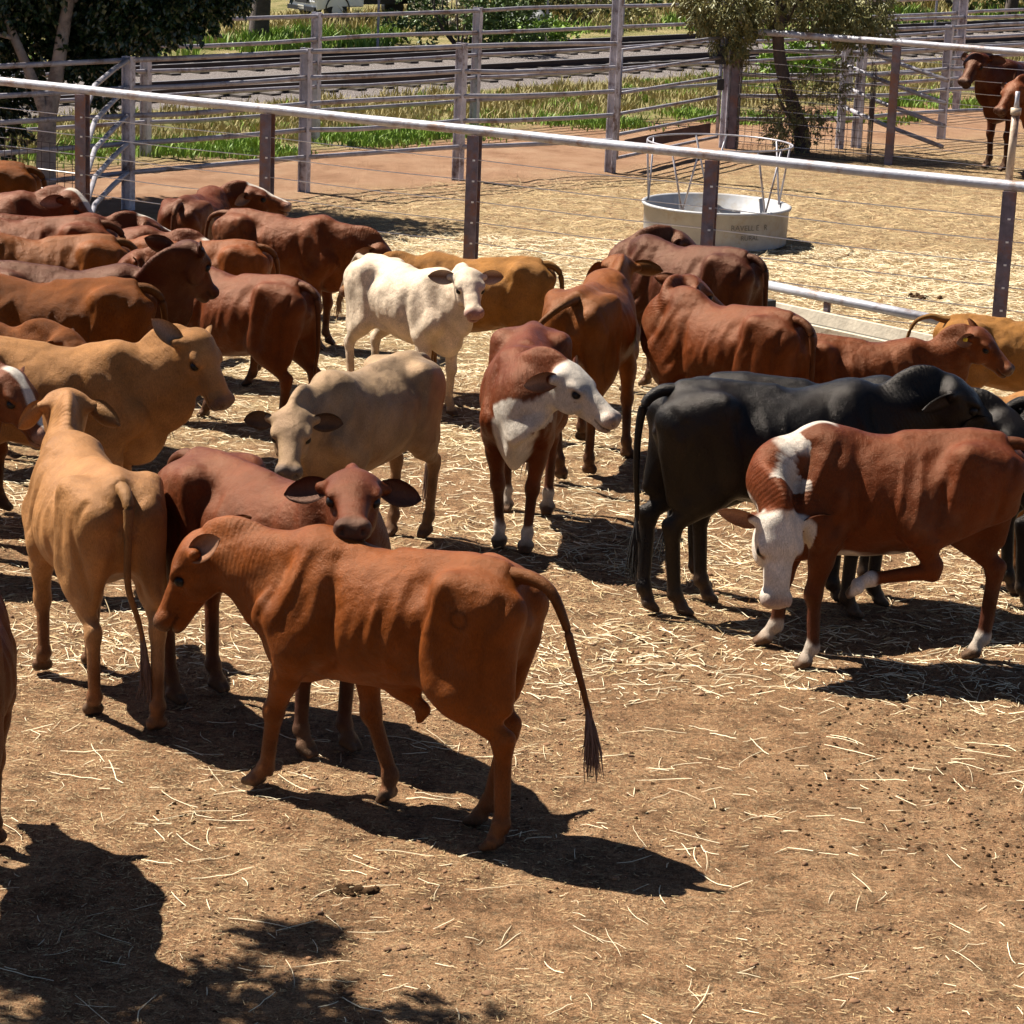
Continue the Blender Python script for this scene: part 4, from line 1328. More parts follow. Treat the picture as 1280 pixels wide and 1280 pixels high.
# long water trough with a pipe rail along the near fence
a = at(925, 376, 0.55); b = at(1122, 418, 0.55)
d_ = (b - a).normalized(); nrm_ = Vector((d_.y, -d_.x, 0)); a2 = a - d_ * 0.9; b2 = b + d_ * 0.5
root = empty('water_trough', ((a2 + b2) / 2).to_tuple()[:2] + (0,), math.atan2(d_.y, d_.x), 'long pale concrete water trough with a pipe rail under the near fence', 'water trough')
Lh = (b2 - a2).length / 2
tm = MB()
prof = [(-.26, 0), (-.30, .54), (-.25, .54), (-.17, .20), (.17, .20), (.25, .54), (.30, .54), (.26, 0)]
vs = [(x, p_[0], p_[1]) for x in (-Lh, Lh) for p_ in prof]
n_ = len(prof)
fs = [(i, (i + 1) % n_, n_ + (i + 1) % n_, n_ + i) for i in range(n_)] + [(0, 1, 2, 3), (0, 3, 4, 7), (4, 5, 6, 7), (n_, n_ + 3, n_ + 2, n_ + 1), (n_, n_ + 7, n_ + 4, n_ + 3), (n_ + 4, n_ + 7, n_ + 6, n_ + 5)]
tm.add(vs, fs)
for x in (-Lh + .03, Lh - .03): tm.box((x, 0, .25), (.06, .40, .30))
tm.build('basin', M_CONC, root)
MB().tube([(-Lh, .36, .66), (0, .36, .655), (Lh, .36, .66)], 0.042, 10).build('pipe_rail', M_GALV, root, True)
for x in (-Lh + .1, 0, Lh - .1): MB().box((x, .36, .31), (.05, .04, .62)).build('rail_bracket', M_POST, root)
MB().box((-Lh + 1.05, -.1, .575), (.42, .35, .06)).build('float_cover', M_DARK, root)
wv = MB(); wv.box((0, 0, .44), (2 * Lh - .14, .42, .004))
mw, ntw, bw = new_mat('trough_water'); bw.inputs['Base Color'].default_value = (.03, .035, .03, 1); bw.inputs['Roughness'].default_value = .05
wv.build('water', mw, root)

# ------------------------------------------------------------------ railway
M_RAILST = simple_mat('rail_steel', (0.05, 0.028, 0.022), 0.6, metal=0.3, var=0.3, scale=3, bump=0.2)
M_RAILTOP = simple_mat('rail_polished', (0.30, 0.27, 0.25), 0.4, metal=0.6, var=0.1, bump=0)
M_SLEEP = simple_mat('sleeper', (0.07, 0.055, 0.045), 0.9, var=0.3, scale=3, bump=0.4)
for label, v0 in (('near railway track of rusty rails beside the outer fence', 49.6), ('farther railway track beyond the grey ballast strip', 54.6)):
    root = empty('railway_track', (0, 0, 0), 0, label, 'railway track')
    def pt(v, u, z): x, y = vline(v, u); return Vector((x, y, z))
    for dv in (0, 1.57):
        m = MB()
        A = pt(v0 + dv, -60, 0); B = pt(v0 + dv, 160, 0)
        dd = (B - A).normalized(); sd = Vector((-dd.y, dd.x, 0))
        for w, z0, z1 in ((.07, .045, .058), (.012, .058, .125), (.035, .125, .150)):
            vs = [P + sd * s_ * w + Vector((0, 0, z)) for P in (A, B) for z in (z0, z1) for s_ in (-1, 1)]
            m.add(vs, [(0, 1, 3, 2), (4, 6, 7, 5), (0, 2, 6, 4), (1, 5, 7, 3), (2, 3, 7, 6), (0, 4, 5, 1)])
        ro_ = m.build('rail', M_RAILST, root)
        m = MB(); vs = [P + sd * s_ * .03 + Vector((0, 0, .153)) for P in (A, B) for s_ in (-1, 1)]
        m.add(vs, [(0, 1, 3, 2)]); m.build('running_surface', M_RAILTOP, ro_)
    m = MB()
    for k in range(330):
        u = -60 + k * .66
        c_ = pt(v0 + .785, u, -.025)
        m.box(c_, (.22, 1.9, .12), Matrix.Rotation(math.atan2(TV[1], TV[0]), 3, 'Z'))
    tag(m.build('sleepers', M_SLEEP, root), kind='stuff')
# ------------------------------------------------------------------ trees and plants
def leaf_mat(name, c1, c2, rough=0.45, spec=0.5, trans=0.0):
    m, nt, b = new_mat(name)
    oi = N(nt, 'ShaderNodeTexCoord')
    no = N(nt, 'ShaderNodeTexNoise', Scale=3.5, Detail=6.0, Roughness=0.8)
    nt.links.new(oi.outputs['Object'], no.inputs['Vector'])
    r = ramp(nt, [(0.35, c1), (0.65, c2)], no.outputs['Fac'])
    nt.links.new(r.outputs[0], b.inputs['Base Color'])
    b.inputs['Roughness'].default_value = rough
    b.inputs['Specular IOR Level'].default_value = spec
    if trans:
        b.inputs['Transmission Weight'].default_value = 0.0
        b.inputs['Subsurface Weight'].default_value = 0.0
    return m
M_BARK = simple_mat('pale_bark', (0.30, 0.26, 0.23), 0.85, var=0.35, scale=5, bump=0.8, dirt=(0.12, 0.09, 0.08), dirt_amt=0.4)
M_BARKD = simple_mat('dark_bark', (0.075, 0.055, 0.045), 0.9, var=0.4, scale=6, bump=0.8)
M_LEAFD = leaf_mat('dark_glossy_leaf', (0.012, 0.026, 0.008), (0.030, 0.055, 0.016), 0.32, 0.6)
M_LEAFO = leaf_mat('olive_leaf', (0.08, 0.090, 0.022), (0.30, 0.27, 0.10), 0.5, 0.4)
M_LEAFB = leaf_mat('bush_leaf', (0.04, 0.08, 0.015), (0.13, 0.18, 0.04), 0.5, 0.4)
M_LEAFG = leaf_mat('bright_grass', (0.12, 0.22, 0.025), (0.28, 0.38, 0.06), 0.55, 0.3)
M_LEAFY = leaf_mat('dry_grass', (0.24, 0.20, 0.07), (0.46, 0.38, 0.18), 0.7, 0.2)
M_LEAFP = leaf_mat('pale_dry_leaf', (0.25, 0.24, 0.15), (0.50, 0.46, 0.34), 0.7, 0.2)

def leaves(centers, dirs, L_, W_, seed, fold=0.25):
    """many folded leaves: each two quads"""
    r = np.random.RandomState(seed)
    n = len(centers)
    d = dirs / (np.linalg.norm(dirs, axis=1)[:, None] + 1e-9)
    rnd = r.normal(size=(n, 3))
    s_ = np.cross(d, rnd); s_ /= (np.linalg.norm(s_, axis=1)[:, None] + 1e-9)
    nn = np.cross(s_, d)
    ln = (L_ * r.uniform(.6, 1.3, n))[:, None]; w = (W_ * r.uniform(.6, 1.3, n))[:, None]
    V = np.zeros((n, 6, 3))
    V[:, 0] = centers
    V[:, 1] = centers + d * ln * .45 + s_ * w + nn * w * fold
    V[:, 2] = centers + d * ln
    V[:, 3] = centers + d * ln * .45 - s_ * w + nn * w * fold
    V[:, 4] = centers + d * ln * .45 - nn * w * 0.2
    V[:, 5] = V[:, 4]
    b = (np.arange(n) * 6)[:, None]
    T = np.concatenate([np.concatenate([b, b + 1, b + 4], 1), np.concatenate([b + 1, b + 2, b + 4], 1), np.concatenate([b + 4, b + 2, b + 3], 1), np.concatenate([b, b + 4, b + 3], 1)])
    return V.reshape(-1, 3), T

def crown_mesh(name, clumps, n, L_, W_, mat, parent, seed, drop=0.0, clip=None):
    """clumps: (x, y, z, rx, ry, rz, weight)"""
    r = np.random.RandomState(seed)
    C = []; D = []
    wsum = sum(c[6] for c in clumps)
    for c in clumps:
        k = int(n * c[6] / wsum)
        # twigs inside the clump, leaves along the twigs
        nt_ = max(6, k // 14)
        u = r.normal(size=(nt_, 3)); u /= np.linalg.norm(u, axis=1)[:, None]
        rad = r.rand(nt_) ** 0.45
        tw = u * rad[:, None] * np.array(c[3:6]) + np.array(c[:3])
        td = u + r.normal(scale=.5, size=(nt_, 3)); td[:, 2] -= drop
        td /= np.linalg.norm(td, axis=1)[:, None]
        for j in range(14):
            tl = r.rand(nt_) * 0.34 * min(1.0, max(c[3:6]))
            C.append(tw + td * tl[:, None] + r.normal(scale=.02, size=(nt_, 3)))
            dd = td + r.normal(scale=.7, size=(nt_, 3)); dd[:, 2] -= drop
            D.append(dd)
    C = np.concatenate(C); D = np.concatenate(D)
    if clip is not None:
        k = clip(C); C = C[k]; D = D[k]
    V, T = leaves(C, D, L_, W_, seed + 1)
    me = np_mesh(name, V, np.zeros((0, 4), int), T)
    me.materials.append(mat)
    o = bpy.data.objects.new(name, me); COL.objects.link(o)
    if parent: o.parent = parent
    return o

def limb(m, pts, r0, r1, n=8):
    P_ = catmull(pts, 4)
    m.tube([Vector(p) for p in P_], [r0 + (r1 - r0) * i / (len(P_) - 1) for i in range(len(P_))], n, cap=False)

# dark tree at the left beyond the fence
b = at(60, 252); bx, by = b.x, b.y
root = empty('dark_tree', (bx, by, 0), 0, 'dark leafy tree with a forked grey trunk at the left behind the corner post', 'tree')
m = MB()
limb(m, [(-.03, 0, -.1), (-.02, 0, .5), (.0, 0, 1.0)], .13, .105, 10)
limb(m, [(.0, 0, .95), (.10, .05, 1.5), (.20, .05, 2.1), (.36, 0, 2.9), (.5, .1, 3.8)], .10, .05, 10)
limb(m, [(.0, 0, .95), (-.15, -.05, 1.4), (-.38, 0, 1.9), (-.7, .1, 2.6), (-1.0, .1, 3.3)], .075, .035)
limb(m, [(.22, .05, 2.3), (.7, .1, 2.7), (1.2, .1, 3.1), (1.8, .1, 3.2)], .05, .02)
limb(m, [(.3, 0, 2.7), (.1, -.5, 3.2), (-.2, -1.0, 3.8)], .04, .02)
limb(m, [(-.38, 0, 1.9), (-.8, -.1, 2.0), (-1.4, .1, 2.1)], .03, .015)
m.build('trunk', M_BARK, root, True)
cl = [(-.6, 0, 3.3, 1.5, 1.3, 1.1, 3), (.8, .2, 3.4, 1.4, 1.2, 1.0, 3), (-1.3, -.2, 2.3, .9, .9, .8, 2), (-.5, .6, 2.0, .7, .6, .65, 1.3), (1.1, .3, 2.45, .75, .7, .35, 1.0), (1.6, .0, 2.75, .7, .6, .3, .9), (.5, .6, 2.0, .45, .4, .55, .8), (-1.2, .4, 1.2, .75, .5, .6, 1.3), (-.65, .7, .95, .35, .4, .5, .5), (.55, .9, 1.35, .25, .3, .35, .35), (2.2, .3, 3.3, .6, .6, .5, .7), (-.2, 0, 4.3, 1.8, 1.5, .7, .8), (.3, .75, 2.35, .65, .5, .45, 1.6), (.95, .3, 2.25, .6, .5, .40, 1.5), (1.55, .1, 2.35, .5, .5, .32, 1.1), (-.55, .7, 2.4, .6, .5, .5, 1.4), (2.0, .1, 2.6, .45, .4, .3, .7), (-1.2, .2, 2.9, .8, .6, .6, 1.2), (.35, .3, 1.75, .35, .3, .3, .5)]
crown_mesh('crown', cl, 72000, 0.085, 0.026, M_LEAFD, root, 7, drop=.5)

# small tree in its mesh guard
b = at(1000, 192); bx, by = b.x, b.y + .15
root = empty('small_tree', (bx, by, 0), 0, 'small leaning tree with drooping olive leaves inside the wire guard', 'tree')
m = MB()
limb(m, [(.05, 0, -.1), (.0, 0, .35), (-.18, 0, .8), (-.33, .0, 1.2), (-.42, 0, 1.7), (-.40, 0, 2.4), (-.36, .1, 3.2)], .12, .07, 10)
limb(m, [(-.40, 0, 1.5), (-.52, .1, 1.9), (-.62, .1, 2.5), (-1.0, .1, 3.0)], .055, .03)
limb(m, [(-.42, 0, 1.7), (-.15, .1, 2.2), (.3, .1, 2.7), (.7, .1, 2.9)], .05, .02)
limb(m, [(.0, 0, .3), (-.25, -.1, .6), (-.45, -.1, 1.0)], .03, .012)
m.build('trunk', M_BARKD, root, True)
cl = [(-1.3, .1, 2.15, .55, .5, .40, 1.5), (-1.1, 0, 1.75, .35, .35, .35, .8), (-.6, .1, 2.5, .7, .6, .45, 1.6), (.1, .2, 2.4, .6, .6, .5, 1.6), (.7, .1, 2.3, .6, .5, .5, 1.6), (1.0, .2, 2.0, .35, .4, .4, .8), (0, .3, 3.3, 1.5, 1.2, .6, .8), (-1.45, .1, 2.0, .35, .4, .30, 1.0), (-.75, 0, 2.0, .35, .4, .3, .9), (.25, .1, 1.95, .4, .4, .32, 1.0), (.7, .0, 1.85, .35, .4, .35, .9), (-1.0, .1, 1.5, .2, .25, .25, .35), (-1.7, .1, 2.35, .35, .3, .3, .6)]
crown_mesh('crown', cl, 23000, 0.09, 0.013, M_LEAFO, root, 17, drop=.65)
cl = [(-.35, -.1, .55, .25, .3, .45, 1), (.15, -.1, .7, .35, .3, .5, 1.2), (.45, .1, 1.1, .25, .3, .4, .6), (-.1, 0, .25, .35, .3, .2, .7)]
crown_mesh('suckers', cl, 4200, 0.07, 0.011, M_LEAFO, root, 18, drop=.3)

# tree whose branches hang over the foreground, out of the picture to the left
root = empty('overhanging_tree', (-7.6, 11.8, 0), 0, 'tree outside the left edge whose branches shade the bottom left corner', 'tree')
m = MB()
limb(m, [(0, 0, -.2), (.1, 0, 1.8), (.5, -.1, 3.2), (1.2, -.2, 4.2)], .16, .09, 10)
limb(m, [(.4, -.1, 3.0), (1.3, .0, 3.7), (2.3, .1, 4.1)], .07, .03)
m.build('trunk', M_BARK, root, True)
def sunpos(px, py, z): 
    g = at(px, py); k = z / SUN_DIR.z
    return g + SUN_DIR * k
cl = []
for px, py, z, rr, w in ((60, 1285, 4.2, .50, 1.6), (170, 1245, 4.3, .34, 1.2), (310, 1250, 4.2, .34, 1.3), (355, 1170, 4.4, .16, .8), (400, 1270, 4.1, .22, .7), (235, 1300, 4.3, .5, 1.5), (-60, 1270, 4.2, .6, 1.5), (555, 1262, 3.9, .15, .30), (400, 1160, 4.3, .10, .3), (500, 1330, 4.2, .4, 1)):
    p = sunpos(px, py, z); cl.append((p.x + 7.6, p.y - 11.8, p.z, rr, rr * .9, rr * .7, w))
crown_mesh('crown', cl, 6500, 0.09, 0.022, M_LEAFD, root, 27, drop=.4)
for c in cl[:5]:
    m = MB()

# background trees and bushes
def bg_tree(label, px, py, h, spread, mat, seed, n=5000, name='background_tree', low=0.3):
    b = at(px, py)
    root = empty(name, (b.x, b.y, 0), 0, label, 'tree')
    rnd = random.Random(seed)
    m = MB()
    limb(m, [(0, 0, -.1), (.1, 0, h * .3), (0, .1, h * .6), (.15, 0, h * .9)], .035 * h + .05, .04)
    for k in range(4):
        a = rnd.uniform(0, 6.28); z = h * rnd.uniform(.35, .6)
        limb(m, [(0.05, 0, z), (spread * .35 * math.cos(a), spread * .35 * math.sin(a), z + h * .15), (spread * .75 * math.cos(a), spread * .75 * math.sin(a), z + h * .22)], .05, .02)
    m.build('trunk', M_BARKD, root, True)
    cl = []
    for k in range(14):
        a = rnd.uniform(0, 6.28); rr = spread * math.sqrt(rnd.random()) * .8; z = h * rnd.uniform(low, .95)
        q = rnd.uniform(.28, .5) * spread
        cl.append((rr * math.cos(a), rr * math.sin(a), z, q, q, q * .7, q * q))
    crown_mesh('crown', cl, n, 0.16, 0.045, mat, root, seed, drop=.4)
bg_tree('dark tree beyond the railway behind the leafy left branches', 322, 52, 5.0, 2.2, M_LEAFD, 31, 6000, low=.35)
bg_tree('dark rounded tree beyond the railway at the upper right', 1095, 22, 4.5, 2.6, M_LEAFB, 32, 6000)
bg_tree('green tree at the far upper right beyond the rails', 1262, 20, 4.0, 2.6, M_LEAFB, 33, 6000, low=.15)
bg_tree('broad dark tree behind the small guarded tree across the railway', 905, 12, 5.0, 3.4, M_LEAFB, 34, 7000, low=.15)
def bush(label, px, py, w, h, mat, seed, n=3000, L_=0.12, W_=0.03):
    b = at(px, py)
    root = empty('bush', (b.x, b.y, 0), 0, label, 'bush')
    rnd = random.Random(seed); m = MB()
    for k in range(6):
        a = rnd.uniform(0, 6.28); q = rnd.uniform(.3, .7)
        limb(m, [(0, 0, -.05), (w * .2 * math.cos(a), w * .2 * math.sin(a), h * .4), (w * q * .5 * math.cos(a), w * q * .5 * math.sin(a), h * .8)], .03, .01, 5)
    m.build('stem', M_BARKD, root, True)
    cl = [(rnd.uniform(-.5, .5) * w, rnd.uniform(-.3, .3) * w, h * rnd.uniform(.2, .8), w * .22, w * .2, h * .25, 1) for k in range(12)]
    crown_mesh('foliage', cl, n, L_, W_, mat, root, seed)
    return root
bush('large mixed green bush beyond the railway right of the white truck', 575, 62, 2.6, 1.5, M_LEAFB, 41, 5000)
bush('pale dry scrub in front of the large green bush', 560, 40, 1.2, .9, M_LEAFP, 42, 1500)
bush('bright green low bush under the grey tyre', 660, 58, 1.6, .55, M_LEAFG, 43, 2500)
bush('green bush behind the fence right of the dry scrub', 640, 25, 2.4, 1.4, M_LEAFB, 44, 4000)
bush('scruffy olive bush behind the tyre near the red machine', 720, 30, 2.6, 1.1, M_LEAFO, 45, 3500)
bush('low green bush seen through the rails left of the gate', 785, 22, 2.2, 1.3, M_LEAFB, 46, 3000)
bush('green scrub beyond the rails behind the small tree', 1010, 105, 1.6, 1.0, M_LEAFG, 48, 2500)

# grass
def grass(name, spots, n, hr, mat, label, seed, w=0.012):
    """spots: (x, y, rx, ry, weight)"""
    r = np.random.RandomState(seed)
    ws = np.array([s_[4] for s_ in spots], float); ws /= ws.sum()
    m_ = max(1, n // 40)                                       # blades gather in random tufts
    k = r.choice(len(spots), m_, p=ws); S_ = np.array(spots, float)[k]
    a = r.rand(m_) * 2 * math.pi; q = np.sqrt(r.rand(m_))
    xc = S_[:, 0] + np.cos(a) * q * S_[:, 2]; yc = S_[:, 1] + np.sin(a) * q * S_[:, 3]
    ts = r.gamma(2.5, .06, m_); t_ = r.randint(0, m_, n)
    x = xc[t_] + r.normal(size=n) * ts[t_]; y = yc[t_] + r.normal(size=n) * ts[t_]
    h = r.uniform(hr[0], hr[1], n) * (0.5 + lattice(x, y, 0.8, seed) )
    lean = r.normal(scale=.35, size=(n, 2))
    th = r.rand(n) * math.pi
    V = np.zeros((n, 5, 3))
    wx, wy = np.cos(th) * w, np.sin(th) * w
    for j, (t, ww) in enumerate(((0, 1), (0, -1), (.55, .8), (.55, -.8), (1, 0))):
        V[:, j, 0] = x + lean[:, 0] * h * t * t + wx * ww; V[:, j, 1] = y + lean[:, 1] * h * t * t + wy * ww
        V[:, j, 2] = ground_z(x, y) + h * t
    b = (np.arange(n) * 5)[:, None]
    Qd = np.concatenate([b, b + 1, b + 3, b + 2], 1); T = np.concatenate([b + 2, b + 3, b + 4], 1)
    me = np_mesh(name, V.reshape(-1, 3), Qd, T); me.materials.append(mat)
    o = bpy.data.objects.new(name, me); COL.objects.link(o)
    return tag(o, label, 'grass', kind='stuff')
def vl(v, u): x, y = vline(v, u); return x, y
sp = []
for px, py, rx_, ry_, w in ((270, 188, 1.3, .9, 2), (130, 185, 1.2, .8, 1.2), (450, 176, .9, .7, 1.4), (560, 168, .8, .6, .8), (20, 190, 1.2, .8, 1), (730, 155, 1.0, .6, .8), (905, 148, .9, .8, 1), (380, 168, .8, .5, .6), (900, 108, 1.5, 1.0, 1), (1170, 130, 1.5, .8, 1), (1080, 150, 1, .6, .6)):
    p = at(px, py); sp.append((p.x, p.y, rx_, ry_, w))
grass('grass', sp, 20000, (.04, .15), M_LEAFG, 'bright green grass patches along the foot of the outer fence', 51)
sp = []
for k in range(26):
    x, y = vl(44.6, 14 + k * 1.7); sp.append((x, y, 1.8, 2.4, 1))
grass('grass', sp, 50000, (.04, .20), M_LEAFY, 'dry yellow grass strip between the outer fence and the railway', 52)
grass('grass', sp, 7000, (.05, .16), M_LEAFG, 'green blades mixed through the dry trackside grass', 53)
sp = []
for k in range(30):
    x, y = vl(60.5, 16 + k * 2.0); sp.append((x, y, 1.6, 1.9, 1.3 if k in (1, 2, 4, 5, 6, 10, 11, 20, 21) else .12))
grass('grass', sp, 22000, (.08, .28), M_LEAFG, 'tall bright green grass verge beyond the railway', 54, w=.02)
sp = []
for k in range(30):
    x, y = vl(64.5, 14 + k * 2.2); sp.append((x, y, 3.0, 3.5, 1))
grass('grass', sp, 26000, (.10, .32), M_LEAFY, 'pale dry grass field around the truck', 55, w=.02)
# heaps of old hay by the back fence
# ------------------------------------------------------------------ things beyond the railway
M_WHITE = simple_mat('white_truck_paint', (0.78, 0.78, 0.76), 0.3, var=0.04, scale=3, bump=0)
M_GLASS = simple_mat('dark_window_glass', (0.02, 0.025, 0.03), 0.06, var=0.1, bump=0)
M_YEL = simple_mat('faded_yellow_steel', (0.55, 0.38, 0.10), 0.6, var=0.25, scale=4, bump=0, dirt=(.25, .12, .05), dirt_amt=.3)
M_CHR = simple_mat('headlight_glass', (0.75, 0.77, 0.8), 0.1, var=0.05, bump=0)
M_REDM = simple_mat('red_rust_machine', (0.28, 0.045, 0.025), 0.6, var=0.35, scale=3, bump=0.2)
M_GREYM = simple_mat('grey_machine_steel', (0.22, 0.22, 0.22), 0.5, var=0.3, scale=3, bump=0.2)
def wheel(parent, x, y, r=.39, w=.22):
    m = MB(); m.tube([(x, y - w / 2, r), (x, y + w / 2, r)], r, 22)
    t = m.build('wheel', M_DARK, parent, False)
    s_ = 1 if y > 0 else -1
    m = MB(); m.tube([(x, y + s_ * (w / 2 - .02), r), (x, y + s_ * (w / 2 + .02), r)], r * .55, 16); m.build('rim', M_WHITE, t)
c = at(466, 25)
root = empty('light_truck', (c.x, c.y, 0), math.radians(218), 'white light truck with a yellow framed tray parked on dry grass', 'truck')
root.scale = (.70, .70, .70)
def loft(secs, name, mat, parent):
    """secs: list of (x, [(y, z)...])"""
    m = MB(); n = len(secs[0][1]); vs = [(x, y, z) for x, pr in secs for y, z in pr]
    fs = [(i * n + k, i * n + (k + 1) % n, (i + 1) * n + (k + 1) % n, (i + 1) * n + k) for i in range(len(secs) - 1) for k in range(n)]
    fs += [tuple(range(n))[::-1], tuple((len(secs) - 1) * n + k for k in range(n))]
    m.add(vs, fs); o = m.build(name, mat, parent)
    bv = o.modifiers.new('bevel', 'BEVEL'); bv.width = .05; bv.segments = 3; bv.limit_method = 'ANGLE'
    return o
def pr(w, z0, z1, tw): return [(-w, z0), (w, z0), (w, z0 + .6 * (z1 - z0)), (tw, z1), (-tw, z1), (-w, z0 + .6 * (z1 - z0))]
body = loft([(.95, pr(.86, .50, 2.05, .76)), (2.25, pr(.86, .50, 2.05, .76)), (2.55, pr(.86, .42, 1.75, .78)), (2.72, pr(.85, .40, 1.05, .84)), (2.78, pr(.84, .38, .80, .84))], 'cab', M_WHITE, root)
m = MB(); m.add([(2.575, -.72, 1.16), (2.575, .72, 1.16), (2.345, .66, 1.86), (2.345, -.66, 1.86)], [(0, 1, 2, 3)]); 
w_ = m.build('windscreen', M_GLASS, root); w_.location = (.07, 0, .02)
for s_ in (-1, 1):
    m = MB(); m.box((1.72, s_ * .868, 1.40), (.75, .012, .40)); m.build('side_window', M_GLASS, root)
    m = MB(); m.box((2.80, s_ * .62, .74), (.06, .30, .16)); m.build('headlight', M_CHR, root)
    m = MB(); m.box((2.50, s_ * .99, 1.35), (.06, .16, .30)); m.tube([(2.45, s_ * .84, 1.3), (2.5, s_ * .98, 1.35)], .015, 6); m.build('mirror', M_DARK, root)
    wheel(root, 2.0, s_ * .74); wheel(root, -1.3, s_ * .74)
    m = MB(); m.tube([(2.0 + .46 * math.cos(a_), s_ * .872, .42 + .46 * math.sin(a_)) for a_ in [math.pi * k / 10 for k in range(11)]], .025, 6); m.build('wheel_arch', M_DARK, root)
m = MB(); m.box((2.815, 0, .66), (.03, .85, .12)); m.box((2.83, 0, .43), (.08, 1.6, .14)); m.build('grille', M_DARK, root)
m = MB(); m.box((2.86, 0, .47), (.02, .36, .12)); m.build('number_plate', simple_mat('plate', (.7, .68, .6), .5, bump=0), root)
m = MB(); m.box((-.9, 0, .62), (3.6, .7, .16)); m.build('chassis', M_DARK, root)
m = MB(); m.box((-.95, 0, .86), (3.7, 1.9, .10)); m.build('tray', M_YEL, root)
m = MB()
for s_ in (-1, 1):
    for x in (.85, 0, -.9, -1.9, -2.75): m.box((x, s_ * .93, 1.20), (.05, .05, .58))
    for z in (1.10, 1.30, 1.50): m.box((-.95, s_ * .965, z), (3.7, .03, .05))
for z in (1.10, 1.3, 1.5): m.box((.90, 0, z), (.04, 1.84, .05))
m.build('tray_rack', M_YEL, root)

# worn tyre lying on the scrub
c = at(655, 46)
def torus(Rr_, r, n=32, k=12):
    vs = [((Rr_ + r * math.cos(2 * math.pi * j / k)) * math.cos(2 * math.pi * i / n), (Rr_ + r * math.cos(2 * math.pi * j / k)) * math.sin(2 * math.pi * i / n), r * 1.15 * math.sin(2 * math.pi * j / k)) for i in range(n) for j in range(k)]
    fs = [(i * k + j, ((i + 1) % n) * k + j, ((i + 1) % n) * k + (j + 1) % k, i * k + (j + 1) % k) for i in range(n) for j in range(k)]
    return vs, fs
vs, fs = torus(.34, .13)
o = link_mesh('old_tyre', vs, fs, simple_mat('sun_greyed_rubber', (.10, .10, .10), .7, var=.5, scale=6), None, True)
o.location = (c.x, c.y, .42); o.rotation_euler = (.35, .1, 0); tag(o, 'sun bleached grey tyre resting on the bright green bush', 'tyre')
# star pickets beyond the railway
for i, (px, py) in enumerate(((472, 62), (683, 50), (778, 44), (1168, 40))):
    c = at(px, py); m = MB(); m.hbeam((c.x, c.y, -.1), (c.x, c.y, 1.35), .05, .05, .012)
    tag(m.build('fence_picket', M_STEEL), ['thin steel picket standing below the white truck', 'thin steel picket left of the old tyre side bush', 'thin steel picket just right of the tall gate post', 'thin steel picket near the white tank'][i], 'picket')
# red farm machine
c = at(735, 10); root = empty('farm_machine', (c.x, c.y + 2, 0), .5, 'red farm machine with grey wheels parked beyond the bushes', 'machine')
m = MB(); m.box((0, 0, .95), (2.6, 1.0, .28)); m.box((.5, 0, 1.35), (1.0, .8, .5)); m.tube([(-1.3, 0, .9), (-2.3, 0, .6)], .06, 6); m.build('chassis', M_REDM, root)
m = MB(); m.add([(-.6, -.6, 1.1), (.0, -.6, 1.1), (.0, .6, 1.1), (-.6, .6, 1.1), (-.9, -.8, 1.8), (.2, -.8, 1.8), (.2, .8, 1.8), (-.9, .8, 1.8)], [(0, 1, 5, 4), (1, 2, 6, 5), (2, 3, 7, 6), (3, 0, 4, 7), (0, 3, 2, 1)]); m.build('hopper', M_REDM, root)
for x in (-.8, .9):
    for s_ in (-1, 1): wheel(root, x, s_ * .75, .42, .2)
# pale tank on a stand
c = at(1172, 12); root = empty('storage_tank', (c.x, c.y + 1, 0), -.2, 'white horizontal tank with a red patched end on a grey trailer', 'tank')
m = MB(); m.tube([(-1.6, 0, 1.25), (-1.5, 0, 1.25), (1.5, 0, 1.25), (1.6, 0, 1.25)], [.45, .6, .6, .45], 24); m.build('barrel', M_WHITE, root, False)
m = MB(); m.box((0, 0, .6), (3.4, 1.0, .12)); m.box((-1.0, 0, .72), (.1, 1.0, .3)); m.box((1.0, 0, .72), (.1, 1.0, .3)); m.build('cradle', M_GREYM, root)
m = MB(); m.tube([(-1.63, 0, 1.2), (-1.60, 0, 1.2)], .25, 16); m.build('end_cap', M_REDM, root)
for x in (-.7, .7):
    for s_ in (-1, 1): wheel(root, x, s_ * .6, .35, .18)
# pale shed far behind
c = at(1215, 2); root = empty('farm_shed', (c.x + 4, c.y + 18, 0), .3, 'pale farm shed far beyond the railway at the upper right', 'shed')
m = MB(); m.box((0, 0, 1.5), (12, 6, 3)); m.build('wall', simple_mat('pale_cladding', (.62, .58, .52), .7, var=.08, scale=1), root)
m = MB(); m.add([(-6.3, -3.4, 2.95), (6.3, -3.4, 2.95), (6.3, 3.4, 2.95), (-6.3, 3.4, 2.95), (-6.3, 0, 4.2), (6.3, 0, 4.2)], [(0, 1, 5, 4), (2, 3, 4, 5), (0, 4, 3), (1, 2, 5)]); m.build('roof', M_GALV, root)
m = MB(); m.box((-2, -3.02, 1.2), (2.6, .05, 2.4)); m.build('door', M_GREYM, root)
